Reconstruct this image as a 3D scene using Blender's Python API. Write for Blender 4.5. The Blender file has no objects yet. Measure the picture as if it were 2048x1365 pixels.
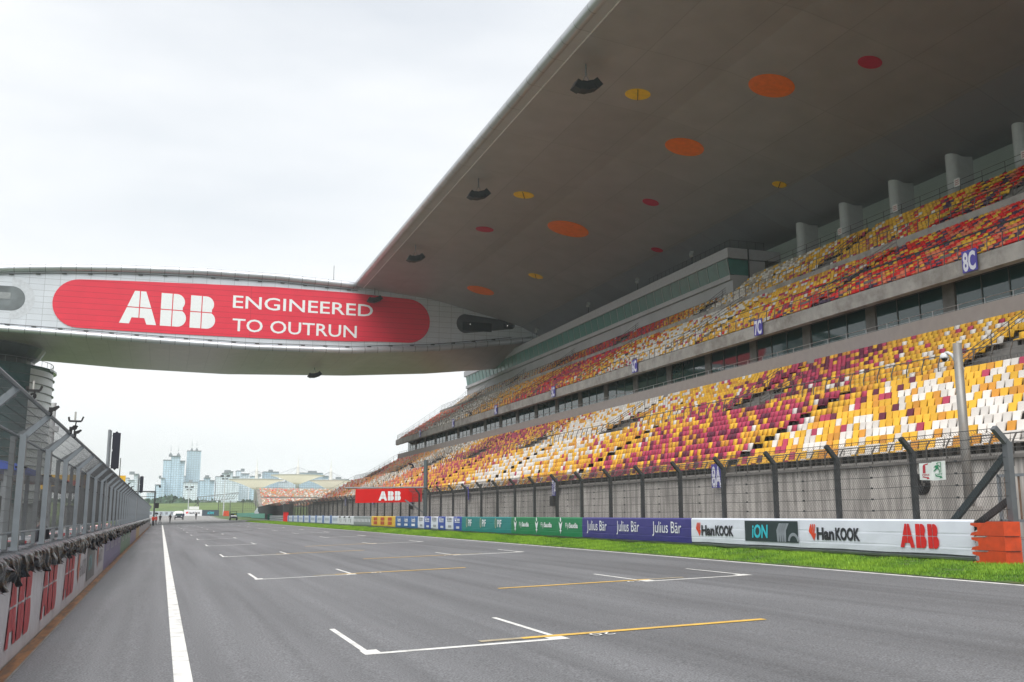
import bpy, math, random
import numpy as np
from mathutils import Vector, Matrix
random.seed(7); rng = np.random.default_rng(7)
sc = bpy.context.scene; COL = sc.collection
R = math.radians
# ------------------------------------------------------------------ camera
F = 1991.0; PITCH = math.atan(348/F); YAW = math.atan(702*math.cos(PITCH)/F); CH = 1.8
cd = bpy.data.cameras.new('camera'); cam = bpy.data.objects.new('camera', cd); COL.objects.link(cam)
cd.sensor_width = 36.0; cd.lens = 36.0*F/2048.0; cd.clip_end = 12000; cd.clip_start = 0.1
cam.location = (0, 0, CH); cam.rotation_euler = (math.pi/2+PITCH, 0, -YAW)
sc.camera = cam
# ------------------------------------------------------------------ sky, sun, exposure
SUN_EL, SUN_AZ = R(58), R(205)
w = bpy.data.worlds.new('World'); sc.world = w; w.use_nodes = True
nt = w.node_tree; nt.nodes.clear()
out = nt.nodes.new('ShaderNodeOutputWorld'); bg = nt.nodes.new('ShaderNodeBackground')
sky = nt.nodes.new('ShaderNodeTexSky'); sky.sky_type = 'NISHITA'; sky.sun_disc = False
sky.sun_elevation = SUN_EL; sky.sun_rotation = SUN_AZ; sky.air_density = 1.4; sky.dust_density = 3.0
tc = nt.nodes.new('ShaderNodeTexCoord'); mp = nt.nodes.new('ShaderNodeMapping'); mp.inputs['Scale'].default_value = (1.2, 1.2, 4.5)
nz = nt.nodes.new('ShaderNodeTexNoise'); nz.inputs['Scale'].default_value = 1.1; nz.inputs['Detail'].default_value = 5
rp = nt.nodes.new('ShaderNodeValToRGB'); rp.color_ramp.elements[0].position = .30; rp.color_ramp.elements[1].position = .62
rp.color_ramp.elements[0].color = (.60, .60, .60, 1); rp.color_ramp.elements[1].color = (1, 1, 1, 1)
mx = nt.nodes.new('ShaderNodeMix'); mx.data_type = 'RGBA'; mx.inputs[7].default_value = (8.15, 8.3, 8.45, 1)
bg.inputs['Strength'].default_value = 0.102
L = nt.links.new
L(tc.outputs['Generated'], mp.inputs['Vector']); L(mp.outputs[0], nz.inputs['Vector']); L(nz.outputs['Fac'], rp.inputs['Fac'])
L(rp.outputs['Color'], mx.inputs[0]); L(sky.outputs[0], mx.inputs[6]); L(mx.outputs[2], bg.inputs['Color']); L(bg.outputs[0], out.inputs[0])
sd = bpy.data.lights.new('sun', 'SUN'); so = bpy.data.objects.new('sun', sd); COL.objects.link(so)
sd.energy = 2.9; sd.angle = R(55); sd.color = (1, .96, .90)
sv = Vector((math.sin(SUN_AZ)*math.cos(SUN_EL), math.cos(SUN_AZ)*math.cos(SUN_EL), math.sin(SUN_EL)))
so.rotation_euler = sv.to_track_quat('Z', 'Y').to_euler()
sc.view_settings.view_transform = 'Standard'; sc.view_settings.look = 'None'
sc.view_settings.exposure = 0.36; sc.view_settings.gamma = 1
sc.render.engine = 'CYCLES'; sc.cycles.max_bounces = 6; sc.cycles.diffuse_bounces = 4; sc.cycles.volume_bounces = 2
sc.cycles.transparent_max_bounces = 8; sc.cycles.use_denoising = True
# ------------------------------------------------------------------ helpers
def lin(r, g, b):
    f = lambda c: (c/255/12.92) if c <= 10 else ((c/255+.055)/1.055)**2.4
    return (f(r), f(g), f(b))
MATS = {}
def mat(name, col, rough=.6, metal=0, var=.12, scale=2.0, vscale=(1, 1, 1), bump=0, spec=.5, emit=None, dirt=None, dscale=.6, attr=False):
    if name in MATS: return MATS[name]
    m = bpy.data.materials.new(name); m.use_nodes = True; t = m.node_tree; b = t.nodes['Principled BSDF']
    b.inputs['Roughness'].default_value = rough; b.inputs['Metallic'].default_value = metal
    b.inputs['Specular IOR Level'].default_value = spec
    co = t.nodes.new('ShaderNodeTexCoord'); mp = t.nodes.new('ShaderNodeMapping'); mp.inputs['Scale'].default_value = vscale
    n = t.nodes.new('ShaderNodeTexNoise'); n.inputs['Scale'].default_value = scale; n.inputs['Detail'].default_value = 6
    t.links.new(co.outputs['Object'], mp.inputs[0]); t.links.new(mp.outputs[0], n.inputs['Vector'])
    mr = t.nodes.new('ShaderNodeMapRange'); mr.inputs[1].default_value = .3; mr.inputs[2].default_value = .7
    mr.inputs[3].default_value = 1-var; mr.inputs[4].default_value = 1+var
    t.links.new(n.outputs['Fac'], mr.inputs[0])
    mul = t.nodes.new('ShaderNodeVectorMath'); mul.operation = 'SCALE'; mul.inputs[0].default_value = col
    if attr:
        a = t.nodes.new('ShaderNodeVertexColor'); a.layer_name = 'Col'; t.links.new(a.outputs[0], mul.inputs[0])
    t.links.new(mr.outputs[0], mul.inputs['Scale']); last = mul.outputs[0]
    if dirt:
        n2 = t.nodes.new('ShaderNodeTexNoise'); n2.inputs['Scale'].default_value = dscale; n2.inputs['Detail'].default_value = 8; n2.inputs['Roughness'].default_value = .7
        t.links.new(mp.outputs[0], n2.inputs['Vector'])
        r2 = t.nodes.new('ShaderNodeMapRange'); r2.inputs[1].default_value = .48; r2.inputs[2].default_value = .72; t.links.new(n2.outputs['Fac'], r2.inputs[0])
        mm = t.nodes.new('ShaderNodeMix'); mm.data_type = 'RGBA'; mm.inputs[7].default_value = (*dirt, 1)
        t.links.new(r2.outputs[0], mm.inputs[0]); t.links.new(last, mm.inputs[6]); last = mm.outputs[2]
    t.links.new(last, b.inputs['Base Color'])
    if bump:
        bp = t.nodes.new('ShaderNodeBump'); bp.inputs['Strength'].default_value = bump; bp.inputs['Distance'].default_value = .05
        t.links.new(n.outputs['Fac'], bp.inputs['Height']); t.links.new(bp.outputs[0], b.inputs['Normal'])
    if emit: b.inputs['Emission Color'].default_value = (*emit, 1); b.inputs['Emission Strength'].default_value = 1
    MATS[name] = m; return m
def linesmat(name, col, axes, w1, h1, mortar=.02, rough=.5, var=.08, dark=.55, offs=0, metal=0, bias=.0, tonevar=.06, bump=0):
    """panelled cladding: object axes 'xy','yz','xz' -> brick texture joints"""
    m = bpy.data.materials.new(name); m.use_nodes = True; t = m.node_tree; b = t.nodes['Principled BSDF']
    b.inputs['Roughness'].default_value = rough; b.inputs['Metallic'].default_value = metal
    co = t.nodes.new('ShaderNodeTexCoord'); sp = t.nodes.new('ShaderNodeSeparateXYZ'); cb = t.nodes.new('ShaderNodeCombineXYZ')
    t.links.new(co.outputs['Object'], sp.inputs[0])
    for i, a in enumerate(axes): t.links.new(sp.outputs['XYZ'.index(a.upper())], cb.inputs[i])
    br = t.nodes.new('ShaderNodeTexBrick'); br.offset = offs; br.inputs['Scale'].default_value = 1
    br.inputs['Brick Width'].default_value = w1; br.inputs['Row Height'].default_value = h1; br.inputs['Mortar Size'].default_value = mortar
    br.inputs['Mortar Smooth'].default_value = .1; br.inputs['Bias'].default_value = bias
    c = np.array(col)
    br.inputs['Color1'].default_value = (*(c*(1-tonevar)), 1); br.inputs['Color2'].default_value = (*(c*(1+tonevar)), 1); br.inputs['Mortar'].default_value = (*(c*dark), 1)
    t.links.new(cb.outputs[0], br.inputs['Vector'])
    n = t.nodes.new('ShaderNodeTexNoise'); n.inputs['Scale'].default_value = .35; n.inputs['Detail'].default_value = 7; t.links.new(cb.outputs[0], n.inputs['Vector'])
    mr = t.nodes.new('ShaderNodeMapRange'); mr.inputs[1].default_value = .3; mr.inputs[2].default_value = .7; mr.inputs[3].default_value = 1-var; mr.inputs[4].default_value = 1+var
    t.links.new(n.outputs['Fac'], mr.inputs[0])
    mul = t.nodes.new('ShaderNodeVectorMath'); mul.operation = 'SCALE'
    t.links.new(br.outputs['Color'], mul.inputs[0])
    if name == 'wall_panels':
        mp3 = t.nodes.new('ShaderNodeMapping'); mp3.inputs['Scale'].default_value = (1, .09, 1); n3 = t.nodes.new('ShaderNodeTexNoise'); n3.inputs['Scale'].default_value = 3.2; n3.inputs['Detail'].default_value = 6
        t.links.new(cb.outputs[0], mp3.inputs[0]); t.links.new(mp3.outputs[0], n3.inputs['Vector']); r3 = t.nodes.new('ShaderNodeMapRange'); r3.inputs[1].default_value = .38; r3.inputs[2].default_value = .6; r3.inputs[3].default_value = .62; r3.inputs[4].default_value = 1.12
        t.links.new(n3.outputs['Fac'], r3.inputs[0]); m3 = t.nodes.new('ShaderNodeMath'); m3.operation = 'MULTIPLY'; t.links.new(r3.outputs[0], m3.inputs[0]); t.links.new(mr.outputs[0], m3.inputs[1]); mr = m3
    t.links.new(mr.outputs[0], mul.inputs['Scale']); t.links.new(mul.outputs[0], b.inputs['Base Color'])
    if bump:
        bp = t.nodes.new('ShaderNodeBump'); bp.inputs['Strength'].default_value = bump; bp.inputs['Distance'].default_value = .03; bp.invert = True
        t.links.new(br.outputs['Fac'], bp.inputs['Height']); t.links.new(bp.outputs[0], b.inputs['Normal'])
    return m
ORG = {}
def tag(o, label=None, cat=None, group=None, kind=None):
    if label: o['label'] = label
    if cat: o['category'] = cat
    if group: o['group'] = group
    if kind: o['kind'] = kind
    return o
def thing(name, label, cat, loc=(0, 0, 0), group=None, kind=None):
    o = bpy.data.objects.new(name, None); COL.objects.link(o); o.location = loc; o.empty_display_size = .2; ORG[o.name] = Vector(loc)
    return tag(o, label, cat, group, kind)
def org(o):
    return ORG.get(o.name, Vector((0, 0, 0)))
class MB:
    def __init__(s): s.v = []; s.f = []; s.mi = []; s.cur = 0
    def add(s, vs, fs):
        n = len(s.v); s.v += [tuple(p) for p in vs]; s.f += [tuple(i+n for i in f) for f in fs]; s.mi += [s.cur]*len(fs); return s
    def box(s, a, b):
        x0, y0, z0 = a; x1, y1, z1 = b
        return s.add([(x0, y0, z0), (x1, y0, z0), (x1, y1, z0), (x0, y1, z0), (x0, y0, z1), (x1, y0, z1), (x1, y1, z1), (x0, y1, z1)],
              [(0, 3, 2, 1), (4, 5, 6, 7), (0, 1, 5, 4), (1, 2, 6, 5), (2, 3, 7, 6), (3, 0, 4, 7)])
    def bar(s, a, b, w, d=None, up=(0, 0, 1)):
        a = Vector(a); b = Vector(b); d = d or w; t = (b-a).normalized(); u = Vector(up)
        if abs(t.dot(u)) > .97: u = Vector((0, 1, 0))
        r = t.cross(u).normalized()*w/2; q = r.cross(t).normalized()*d/2
        vs = [a-r-q, a+r-q, a+r+q, a-r+q, b-r-q, b+r-q, b+r+q, b-r+q]
        return s.add(vs, [(0, 3, 2, 1), (4, 5, 6, 7), (0, 1, 5, 4), (1, 2, 6, 5), (2, 3, 7, 6), (3, 0, 4, 7)])
    def wire(s, a, b, r):
        a = Vector(a); b = Vector(b); t = (b-a).normalized(); u = Vector((0, 0, 1)) if abs(t.z) < .9 else Vector((1, 0, 0))
        p = t.cross(u).normalized(); q = t.cross(p); vs = []
        for c in (a, b):
            for k in range(3):
                an = k*2.0944; vs.append(c+(p*math.cos(an)+q*math.sin(an))*r)
        return s.add(vs, [(0, 1, 4, 3), (1, 2, 5, 4), (2, 0, 3, 5)])
    def tube(s, pts, r, n=8, cap=True):
        pts = [Vector(p) for p in pts]; rings = []; N = len(pts)
        rr = r if hasattr(r, '__len__') else [r]*N
        for i, p in enumerate(pts):
            t = (pts[min(i+1, N-1)]-pts[max(i-1, 0)]).normalized(); u = Vector((0, 0, 1)) if abs(t.z) < .9 else Vector((1, 0, 0))
            a = t.cross(u).normalized(); b = t.cross(a)
            rings.append([p+(a*math.cos(2*math.pi*k/n)+b*math.sin(2*math.pi*k/n))*rr[i] for k in range(n)])
        vs = [v for g in rings for v in g]; fs = []
        for i in range(N-1):
            for k in range(n): fs.append((i*n+k, i*n+(k+1) % n, (i+1)*n+(k+1) % n, (i+1)*n+k))
        if cap: fs += [tuple(range(n-1, -1, -1)), tuple((N-1)*n+k for k in range(n))]
        return s.add(vs, fs)
    def lathe(s, c, prof, n=24, a0=0, a1=2*math.pi):
        c = Vector(c); full = abs(a1-a0-2*math.pi) < 1e-6; m = n if full else n+1; vs = []; fs = []
        for r, z in prof:
            for k in range(m): an = a0+(a1-a0)*k/n; vs.append((c.x+r*math.cos(an), c.y+r*math.sin(an), c.z+z))
        for i in range(len(prof)-1):
            for k in range(n): k2 = (k+1) % m; fs.append((i*m+k, i*m+k2, (i+1)*m+k2, (i+1)*m+k))
        return s.add(vs, fs)
    def prism(s, poly, fn, h):
        """poly 2D list; fn(x,y,z)->3D; extruded 0..h"""
        n = len(poly); vs = [fn(x, y, 0) for x, y in poly]+[fn(x, y, h) for x, y in poly]
        return s.add(vs, [tuple(range(n-1, -1, -1)), tuple(range(n, 2*n))]+[(i, (i+1) % n, (i+1) % n+n, i+n) for i in range(n)])
    def build(s, name, m, parent=None, loc=None, smooth=False, root=None):
        o0 = Vector(loc) if loc is not None else (org(root) if root is not None else (org(parent) if parent is not None else Vector((0, 0, 0))))
        me = bpy.data.meshes.new(name)
        me.from_pydata([(p[0]-o0.x, p[1]-o0.y, p[2]-o0.z) for p in s.v], [], s.f)
        ms = m if isinstance(m, (list, tuple)) else [m]
        for q in ms: me.materials.append(q)
        if len(ms) > 1: me.polygons.foreach_set('material_index', s.mi)
        if smooth: me.polygons.foreach_set('use_smooth', [True]*len(me.polygons))
        me.update()
        o = bpy.data.objects.new(name, me); COL.objects.link(o)
        if parent is not None: o.parent = parent; ORG[o.name] = o0
        else: o.location = o0; ORG[o.name] = o0
        return o
def copy_child(o, parent, off):
    c = o.copy(); COL.objects.link(c); c.parent = parent; c.location = Vector(off); return c
def copy_tree(r, loc, label=None):
    def cc(o, p):
        c = o.copy(); COL.objects.link(c); c.parent = p
        for k in o.children: cc(k, c)
        return c
    c = r.copy(); COL.objects.link(c); c.location = loc; ORG[c.name] = Vector(loc)
    for k in r.children: cc(k, c)
    if label: c['label'] = label
    return c
def struct(o): o['kind'] = 'structure'; return o
_tc = {}
def textpoly(s, h, bold=0.0, xs=1.0, shear=0.0, center=False):
    key = (s, bold)
    if key not in _tc:
        cu = bpy.data.curves.new('txt', 'FONT'); cu.body = s; cu.size = 1; cu.offset = bold; cu.resolution_u = 3
        ob = bpy.data.objects.new('txt', cu); COL.objects.link(ob)
        dg = bpy.context.evaluated_depsgraph_get(); me = bpy.data.meshes.new_from_object(ob.evaluated_get(dg))
        v = [(p.co.x, p.co.y) for p in me.vertices]; f = [tuple(p.vertices) for p in me.polygons]
        bpy.data.objects.remove(ob); bpy.data.meshes.remove(me); _tc[key] = (v, f)
    v, f = _tc[key]; cap = .72
    k = h/cap; v2 = [((x+shear*y)*k*xs, y*k) for x, y in v]
    mnx = min(x for x, y in v2); mxx = max(x for x, y in v2)
    o = (mnx+mxx)/2 if center else mnx
    return [(x-o, y) for x, y in v2], f, mxx-mnx
class Frame:
    def __init__(s, o, u, v, n): s.o, s.u, s.v, s.n = Vector(o), Vector(u), Vector(v), Vector(n)
    def __call__(s, x, y, z=0): return s.o+s.u*x+s.v*y+s.n*z
def put_text(mb, fr, txt, x, y, h, z=.006, **k):
    v, f, wd = textpoly(txt, h, **k); mb.add([fr(x+a, y+b, z) for a, b in v], f); return wd
def arc(cx, cy, r, a0, a1, n=10): return [(cx+r*math.cos(R(a0+(a1-a0)*i/n)), cy+r*math.sin(R(a0+(a1-a0)*i/n))) for i in range(n+1)]
def put_poly(mb, fr, poly, z=.006): mb.add([fr(x, y, z) for x, y in poly], [tuple(range(len(poly)))])
def abb(mb, fr, x, y, H, z=.006, xs=1.0):
    ps = [[(.405, 1), (.21, .515), (.555, .515), (.555, 1)], [(.585, 1), (.585, .515), (.915, .515), (.74, 1)],
          [(0, 0), (.29, 0), (.355, .19), (.555, .19), (.555, .485), (.2, .485)], [(.585, .485), (.585, .19), (.73, .19), (.80, 0), (1.09, 0), (.925, .485)]]
    B = [[(0, .515), (.33, .515), (.33, 1), (0, 1)], [(.36, .515), (.66, .515)]+arc(.47, .755, .245, -40, 90, 9)+[(.36, 1)],
         [(0, 0), (.33, 0), (.33, .485), (0, .485)], [(.36, 0)]+arc(.51, .262, .262, -90, 58, 10)+[(.36, .485)]]
    B[3] = [(.36, 0)]+arc(.51, .262, .262, -90, 50, 10)+[(.64, .485), (.36, .485)]
    for p in ps: put_poly(mb, fr, [(x+a*H*xs, y+b*H) for a, b in p], z)
    for ox in (1.2, 2.09):
        for p in B: put_poly(mb, fr, [(x+(a+ox)*H*xs, y+b*H) for a, b in p], z)
def disc_poly(cx, cy, rx, ry, n=24): return [(cx+rx*math.cos(2*math.pi*i/n), cy+ry*math.sin(2*math.pi*i/n)) for i in range(n)]

# ------------------------------------------------------------------ materials
concrete = mat('concrete', (.36, .34, .32), .85, var=.18, scale=1.2, dirt=(.17, .15, .13), dscale=.5, bump=.2)
wallcon = mat('stained_concrete', (.40, .37, .34), .9, var=.16, scale=1.0, vscale=(1, 1, .12), dirt=(.22, .195, .17), dscale=2.2)
darkcon = mat('dark_concrete', (.17, .16, .15), .9, var=.2)
stepcon = mat('step_concrete', (.20, .19, .18), .9, var=.2)
steel = mat('galvanised_steel', (.23, .25, .27), .5, .35, var=.15, scale=6)
dksteel = mat('dark_steel', (.055, .058, .062), .55, .3, var=.25, scale=5)
railmat = mat('rail_steel', (.16, .155, .15), .45, .5, var=.2)
bright = mat('bright_rail', (.5, .5, .5), .35, .7)
white = mat('white_paint', (.75, .76, .78), .5, var=.04)
black = mat('black_plastic', (.012, .012, .014), .45)
# ------------------------------------------------------------------ GROUND
SL = .033
def gz(x, y):
    b = SL*x
    if y > 190: b = SL*x*max(0, 1-(y-190)/120)+min((y-190)/230.0, 1)*1.6
    return b
def sheet(name, x0, x1, y0, y1, dz, m, nx=1, ys=None):
    ys = ys or [y0, y1]; xs = [x0+(x1-x0)*i/nx for i in range(nx+1)]
    vs = [(x, y, gz(x, y)+dz) for y in ys for x in xs]; n = nx+1
    fs = [(j*n+i, j*n+i+1, (j+1)*n+i+1, (j+1)*n+i) for j in range(len(ys)-1) for i in range(nx)]
    b = MB(); b.add(vs, fs); return b.build(name, m)
YS = [0-60, 0, 20, 60, 120, 190, 230, 270, 310, 360, 420]
grassfar = mat('grass_field', (.045, .085, .018), .95, var=.35, scale=.25, dirt=(.09, .11, .03), dscale=.05)
gm = MB()
gys = [-400, -60]+YS[1:]+[700, 1500, 5000]; gxs = [-5000, -400, -60, -20, 0, 20, 31, 60, 400, 5000]
def gz2(x, y): return gz(max(-6, min(x, 35)), y)-.09
gm.add([(x, y, gz2(x, y)) for y in gys for x in gxs], [(j*10+i, j*10+i+1, (j+1)*10+i+1, (j+1)*10+i) for j in range(len(gys)-1) for i in range(9)])
g = struct(gm.build('ground', grassfar))
# asphalt
def asphalt(name, base, streak=.18):
    m = bpy.data.materials.new(name); m.use_nodes = True; t = m.node_tree; b = t.nodes['Principled BSDF']
    co = t.nodes.new('ShaderNodeTexCoord')
    def noise(scale, vs, det=4):
        mp = t.nodes.new('ShaderNodeMapping'); mp.inputs['Scale'].default_value = vs; n = t.nodes.new('ShaderNodeTexNoise'); n.inputs['Scale'].default_value = scale; n.inputs['Detail'].default_value = det
        t.links.new(co.outputs['Object'], mp.inputs[0]); t.links.new(mp.outputs[0], n.inputs['Vector']); return n
    def rng_(n, lo, hi, a=.3, c=.7):
        r = t.nodes.new('ShaderNodeMapRange'); r.inputs[1].default_value = a; r.inputs[2].default_value = c; r.inputs[3].default_value = lo; r.inputs[4].default_value = hi; t.links.new(n.outputs['Fac'], r.inputs[0]); return r.outputs[0]
    fine = noise(46, (1, 1, 1), 8); big = noise(.22, (1, .35, 1), 5); st = noise(1.1, (1, .03, 1), 4); st2 = noise(3.5, (1, .015, 1), 3)
    def mulv(a, b_):
        q = t.nodes.new('ShaderNodeMath'); q.operation = 'MULTIPLY'; t.links.new(a, q.inputs[0]); t.links.new(b_, q.inputs[1]); return q.outputs[0]
    k = mulv(mulv(rng_(fine, .5, 1.5, .34, .66), rng_(big, 1-streak*.7, 1+streak*.7)), mulv(rng_(st, 1-streak, 1+streak*.7), mulv(rng_(st2, .9, 1.05), rng_(noise(1.9, (1, .018, 1), 2), 1.03, .82, .55, .72))))
    s = t.nodes.new('ShaderNodeVectorMath'); s.operation = 'SCALE'; s.inputs[0].default_value = base; t.links.new(k, s.inputs['Scale']); t.links.new(s.outputs[0], b.inputs['Base Color'])
    r = rng_(big, .55, .85); t.links.new(r, b.inputs['Roughness'])
    bp = t.nodes.new('ShaderNodeBump'); bp.inputs['Strength'].default_value = .35; bp.inputs['Distance'].default_value = .006; t.links.new(fine.outputs['Fac'], bp.inputs['Height']); t.links.new(bp.outputs[0], b.inputs['Normal'])
    return m
asp = asphalt('asphalt', (.136, .139, .149), .2); asp2 = asphalt('old_asphalt', (.21, .205, .20), .1); asp3 = asphalt('pit_asphalt', (.155, .15, .15), .1)
struct(sheet('track', -1.56, 15.42, -60, 204, 0, asp, 1, [-60, 0, 60, 120, 190, 204]))
struct(sheet('runoff_surface', -10, 17.5, 204.01, 420, .012, asp2, 1, [204.01, 230, 270, 310, 360, 420]))
struct(sheet('pit_lane', -30, -2.3, -60, 204, -.02, asp3, 1, [-60, 204]))
struct(sheet('paddock_ground', -160, -30.01, -60, 420, -.03, asp3, 1, [-60, 190, 420]))
ln = sheet('crossing_joint', -1.5, 17.3, 203.2, 204.4, .03, mat('joint_dark', (.07, .07, .07), .8)); struct(ln)
struct(sheet('service_road', 19.6, 29.6, -60, 240, -.01, asp3, 1, [-60, 0, 120, 190, 240]))
# verge and grass
vgm = mat('verge_soil', (.055, .10, .018), .95, var=.4, scale=3, dirt=(.09, .075, .03), dscale=1.6)
struct(sheet('grass_verge', 15.40, 19.6, -60, 330, .012, vgm, 2, [-60, 0, 60, 120, 190, 250, 330]))
def grass():
    N1 = 120000; y = 13+np.concatenate([rng.random(N1)**1.6*60, 60+rng.random(50000)*130, -rng.random(14000)*22]); n = len(y)
    x = 15.5+rng.random(n)*3.5
    den = np.sin(x*5.1+y*1.7)+np.sin(y*3.3-x*2.2)+np.sin(x*1.9-y*.8)*1.1+rng.random(n)*1.5
    keep = den > -1.4; x = x[keep]; y = y[keep]; den = den[keep]; n = len(x)
    sc_ = 1+np.clip((y-30)/50, 0, 3)
    h = (.025+.055*rng.random(n)+.03*np.clip(den, 0, 1.5))*(1+.25*(sc_-1))*(.6+.4*np.clip((x-15.5)*2.2, 0, 1)); wd = (.006+.010*rng.random(n))*sc_
    an = rng.random(n)*6.283; lx = (rng.random(n)-.5)*h*1.1; ly = (rng.random(n)-.5)*h*1.1
    z = np.array([SL])*x
    v = np.zeros((n, 3, 3)); dx = np.cos(an)*wd; dy = np.sin(an)*wd
    v[:, 0] = np.stack([x-dx, y-dy, z], 1); v[:, 1] = np.stack([x+dx, y+dy, z], 1); v[:, 2] = np.stack([x+lx, y+ly, z+h], 1)
    t = np.clip(.35+.3*den/2+.4*(rng.random(n)-.5), 0, 1)[:, None]
    c = np.array([.045, .155, .008])*(1-t)+np.array([.26, .44, .03])*t
    mesh_np('grass', v.reshape(-1, 3), np.arange(n*3).reshape(-1, 3), np.repeat(c, 3, 0), mat('grass_blade', (1, 1, 1), .75, var=.1, attr=True), 'stuff', 'short bright green grass on the verge below the advertising barrier', 'grass')
def mesh_np(name, v, f, vc, m, kind=None, label=None, cat=None, mi=None, mats=None):
    me = bpy.data.meshes.new(name); nv = len(v); k = f.shape[1]; nf = len(f)
    me.vertices.add(nv); me.vertices.foreach_set('co', v.astype(np.float32).ravel())
    me.loops.add(nf*k); me.loops.foreach_set('vertex_index', f.astype(np.int32).ravel())
    me.polygons.add(nf); me.polygons.foreach_set('loop_start', np.arange(0, nf*k, k, dtype=np.int32))
    for q in (mats or [m]): me.materials.append(q)
    if mi is not None: me.polygons.foreach_set('material_index', mi.astype(np.int32))
    me.update(calc_edges=True)
    if vc is not None:
        ca = me.color_attributes.new('Col', 'FLOAT_COLOR', 'POINT'); c4 = np.ones((nv, 4), np.float32); c4[:, :3] = vc; ca.data.foreach_set('color', c4.ravel())
    o = bpy.data.objects.new(name, me); COL.objects.link(o)
    if kind: o['kind'] = kind
    if label: o['label'] = label
    if cat: o['category'] = cat
    return o
grass()
# gutter along the pit wall
gut = mat('rusty_gutter', (.22, .10, .035), .6, var=.45, scale=5, vscale=(2, .35, 1), dirt=(.06, .05, .04), dscale=4)
b = MB()
for y0 in range(6, 204, 3):
    b.box((-1.75, y0, -.2), (-1.565, y0+2.99, -.075))
struct(b.build('gutter', gut))
b = MB(); b.box((-1.565, -60, -.3), (-1.535, 204, -.046)); struct(b.build('gutter_kerb', darkcon))
# painted lines
paint = mat('road_paint_white', (.72, .72, .70), .55, var=.10, scale=7, dirt=(.30, .30, .30), dscale=3.5)
yel = mat('road_paint_yellow', (.72, .45, .09), .55, var=.15, scale=5, dirt=(.45, .30, .10), dscale=2)
faint = mat('road_paint_faded', (.36, .31, .22), .7, var=.25, scale=4)
def strip(b, x0, x1, y0, y1, dz=.004): b.add([(x0, y0, SL*x0+dz), (x1, y0, SL*x1+dz), (x1, y1, SL*x1+dz), (x0, y1, SL*x0+dz)], [(0, 1, 2, 3)])
b = MB(); yy = -20
while yy < 203: strip(b, .235, .43, yy, min(yy+13.53, 203)); yy += 13.55
struct(b.build('pit_side_line', paint))
b = MB(); strip(b, 15.20, 15.34, -40, 203); b.add([(15.2, 203.01, gz(15.2, 203)+.02), (15.34, 203.01, gz(15.3, 203)+.02), (14.6, 330, gz(14.6, 330)+.03), (14.3, 330, gz(14.3, 330)+.03)], [(0, 1, 2, 3)]); struct(b.build('edge_line', paint))
k = 0
for i in range(22):
    left = i % 2 == 0; X0 = 2.50 if left else 10.28; Y = 12.75+7.75*i; b = MB()
    if Y > 185: break
    strip(b, X0, X0+2.75, Y, Y+(.14 if i < 3 else .2))
    if left: strip(b, X0, X0+.22, Y+.14, Y+.42); strip(b, X0+2.50, X0+2.75, Y+.14, Y+.42)
    else: strip(b, X0, X0+.3, Y+.14, Y+.5); strip(b, X0+2.45, X0+2.75, Y+.14, Y+.4)
    strip(b, X0+.02, X0+.10, Y+.42, Y+3.0); strip(b, X0+2.62, X0+2.70, Y+.42, Y+3.0)
    struct(b.build('grid_box_marking', paint))
    if i < 6:
        y2 = Y+.3 if left else Y+.42
        b = MB(); strip(b, X0+2.2, X0+6.0, y2, y2+.16, .008) if left else strip(b, X0-3.3, X0+.35, y2, y2+.16, .008); struct(b.build('grid_yellow_line', yel))
        b = MB(); strip(b, X0+1.6, X0+2.2, y2, y2+.16, .008) if left else strip(b, X0+.35, X0+1.2, y2, y2+.16, .008); struct(b.build('faded_yellow_line', faint))
    num = {0: '20', 1: '19', 2: '18', 3: '17'}.get(i)
    if num:
        b = MB(); x = X0+2.95 if left else X0-.62
        fr = Frame((x+.5, Y+.28, SL*(x+.5)), (-1, 0, -SL), (0, -1, 0), (0, 0, 1)); put_text(b, fr, num, 0, 0, .26, z=.012); struct(b.build('grid_number', paint))
b = MB(); strip(b, 3.4, 8.6, 101.5, 103.5, .003); struct(b.build('dark_patch', mat('patch', (.06, .06, .065), .7)))

# ------------------------------------------------------------------ GRANDSTAND
GS = thing('grandstand', 'long two-tier grandstand with a huge wing roof beside the track', 'grandstand', (45, 110, 1))
YA, YB = 12.0, 216.5
BAY0, BAY = 49.7, 24.1                         # aisles of the first block; vomitories half way between
def rows_profile(x0, z0, n, dx, dz):           # stepped profile, list of (x,z)
    p = []
    for i in range(n): p += [(x0+i*dx-.45, z0+i*dz), (x0+(i+1)*dx-.45, z0+i*dz)]
    return p
S1 = dict(x=30.5, z=4.15, n=10, dx=.85, dz=.47)      # lower block
S2 = dict(x=40.9, z=9.15, n=10, dx=.80, dz=.44)
S3 = dict(x=48.9, z=18.0, n=12, dx=.80, dz=.51)
S4 = dict(x=60.2, z=24.9, n=9, dx=.80, dz=.635)
def extr(b, prof, y0, y1, close=True):
    n = len(prof); vs = [(x, y0, z) for x, z in prof]+[(x, y1, z) for x, z in prof]
    fs = [(i, i+1, i+1+n, i+n) for i in range(n-1)]
    if close: fs += [(n-1, 0, n, 2*n-1), tuple(range(n-1, -1, -1)), tuple(range(n, 2*n))]
    return b.add(vs, fs)
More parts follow.
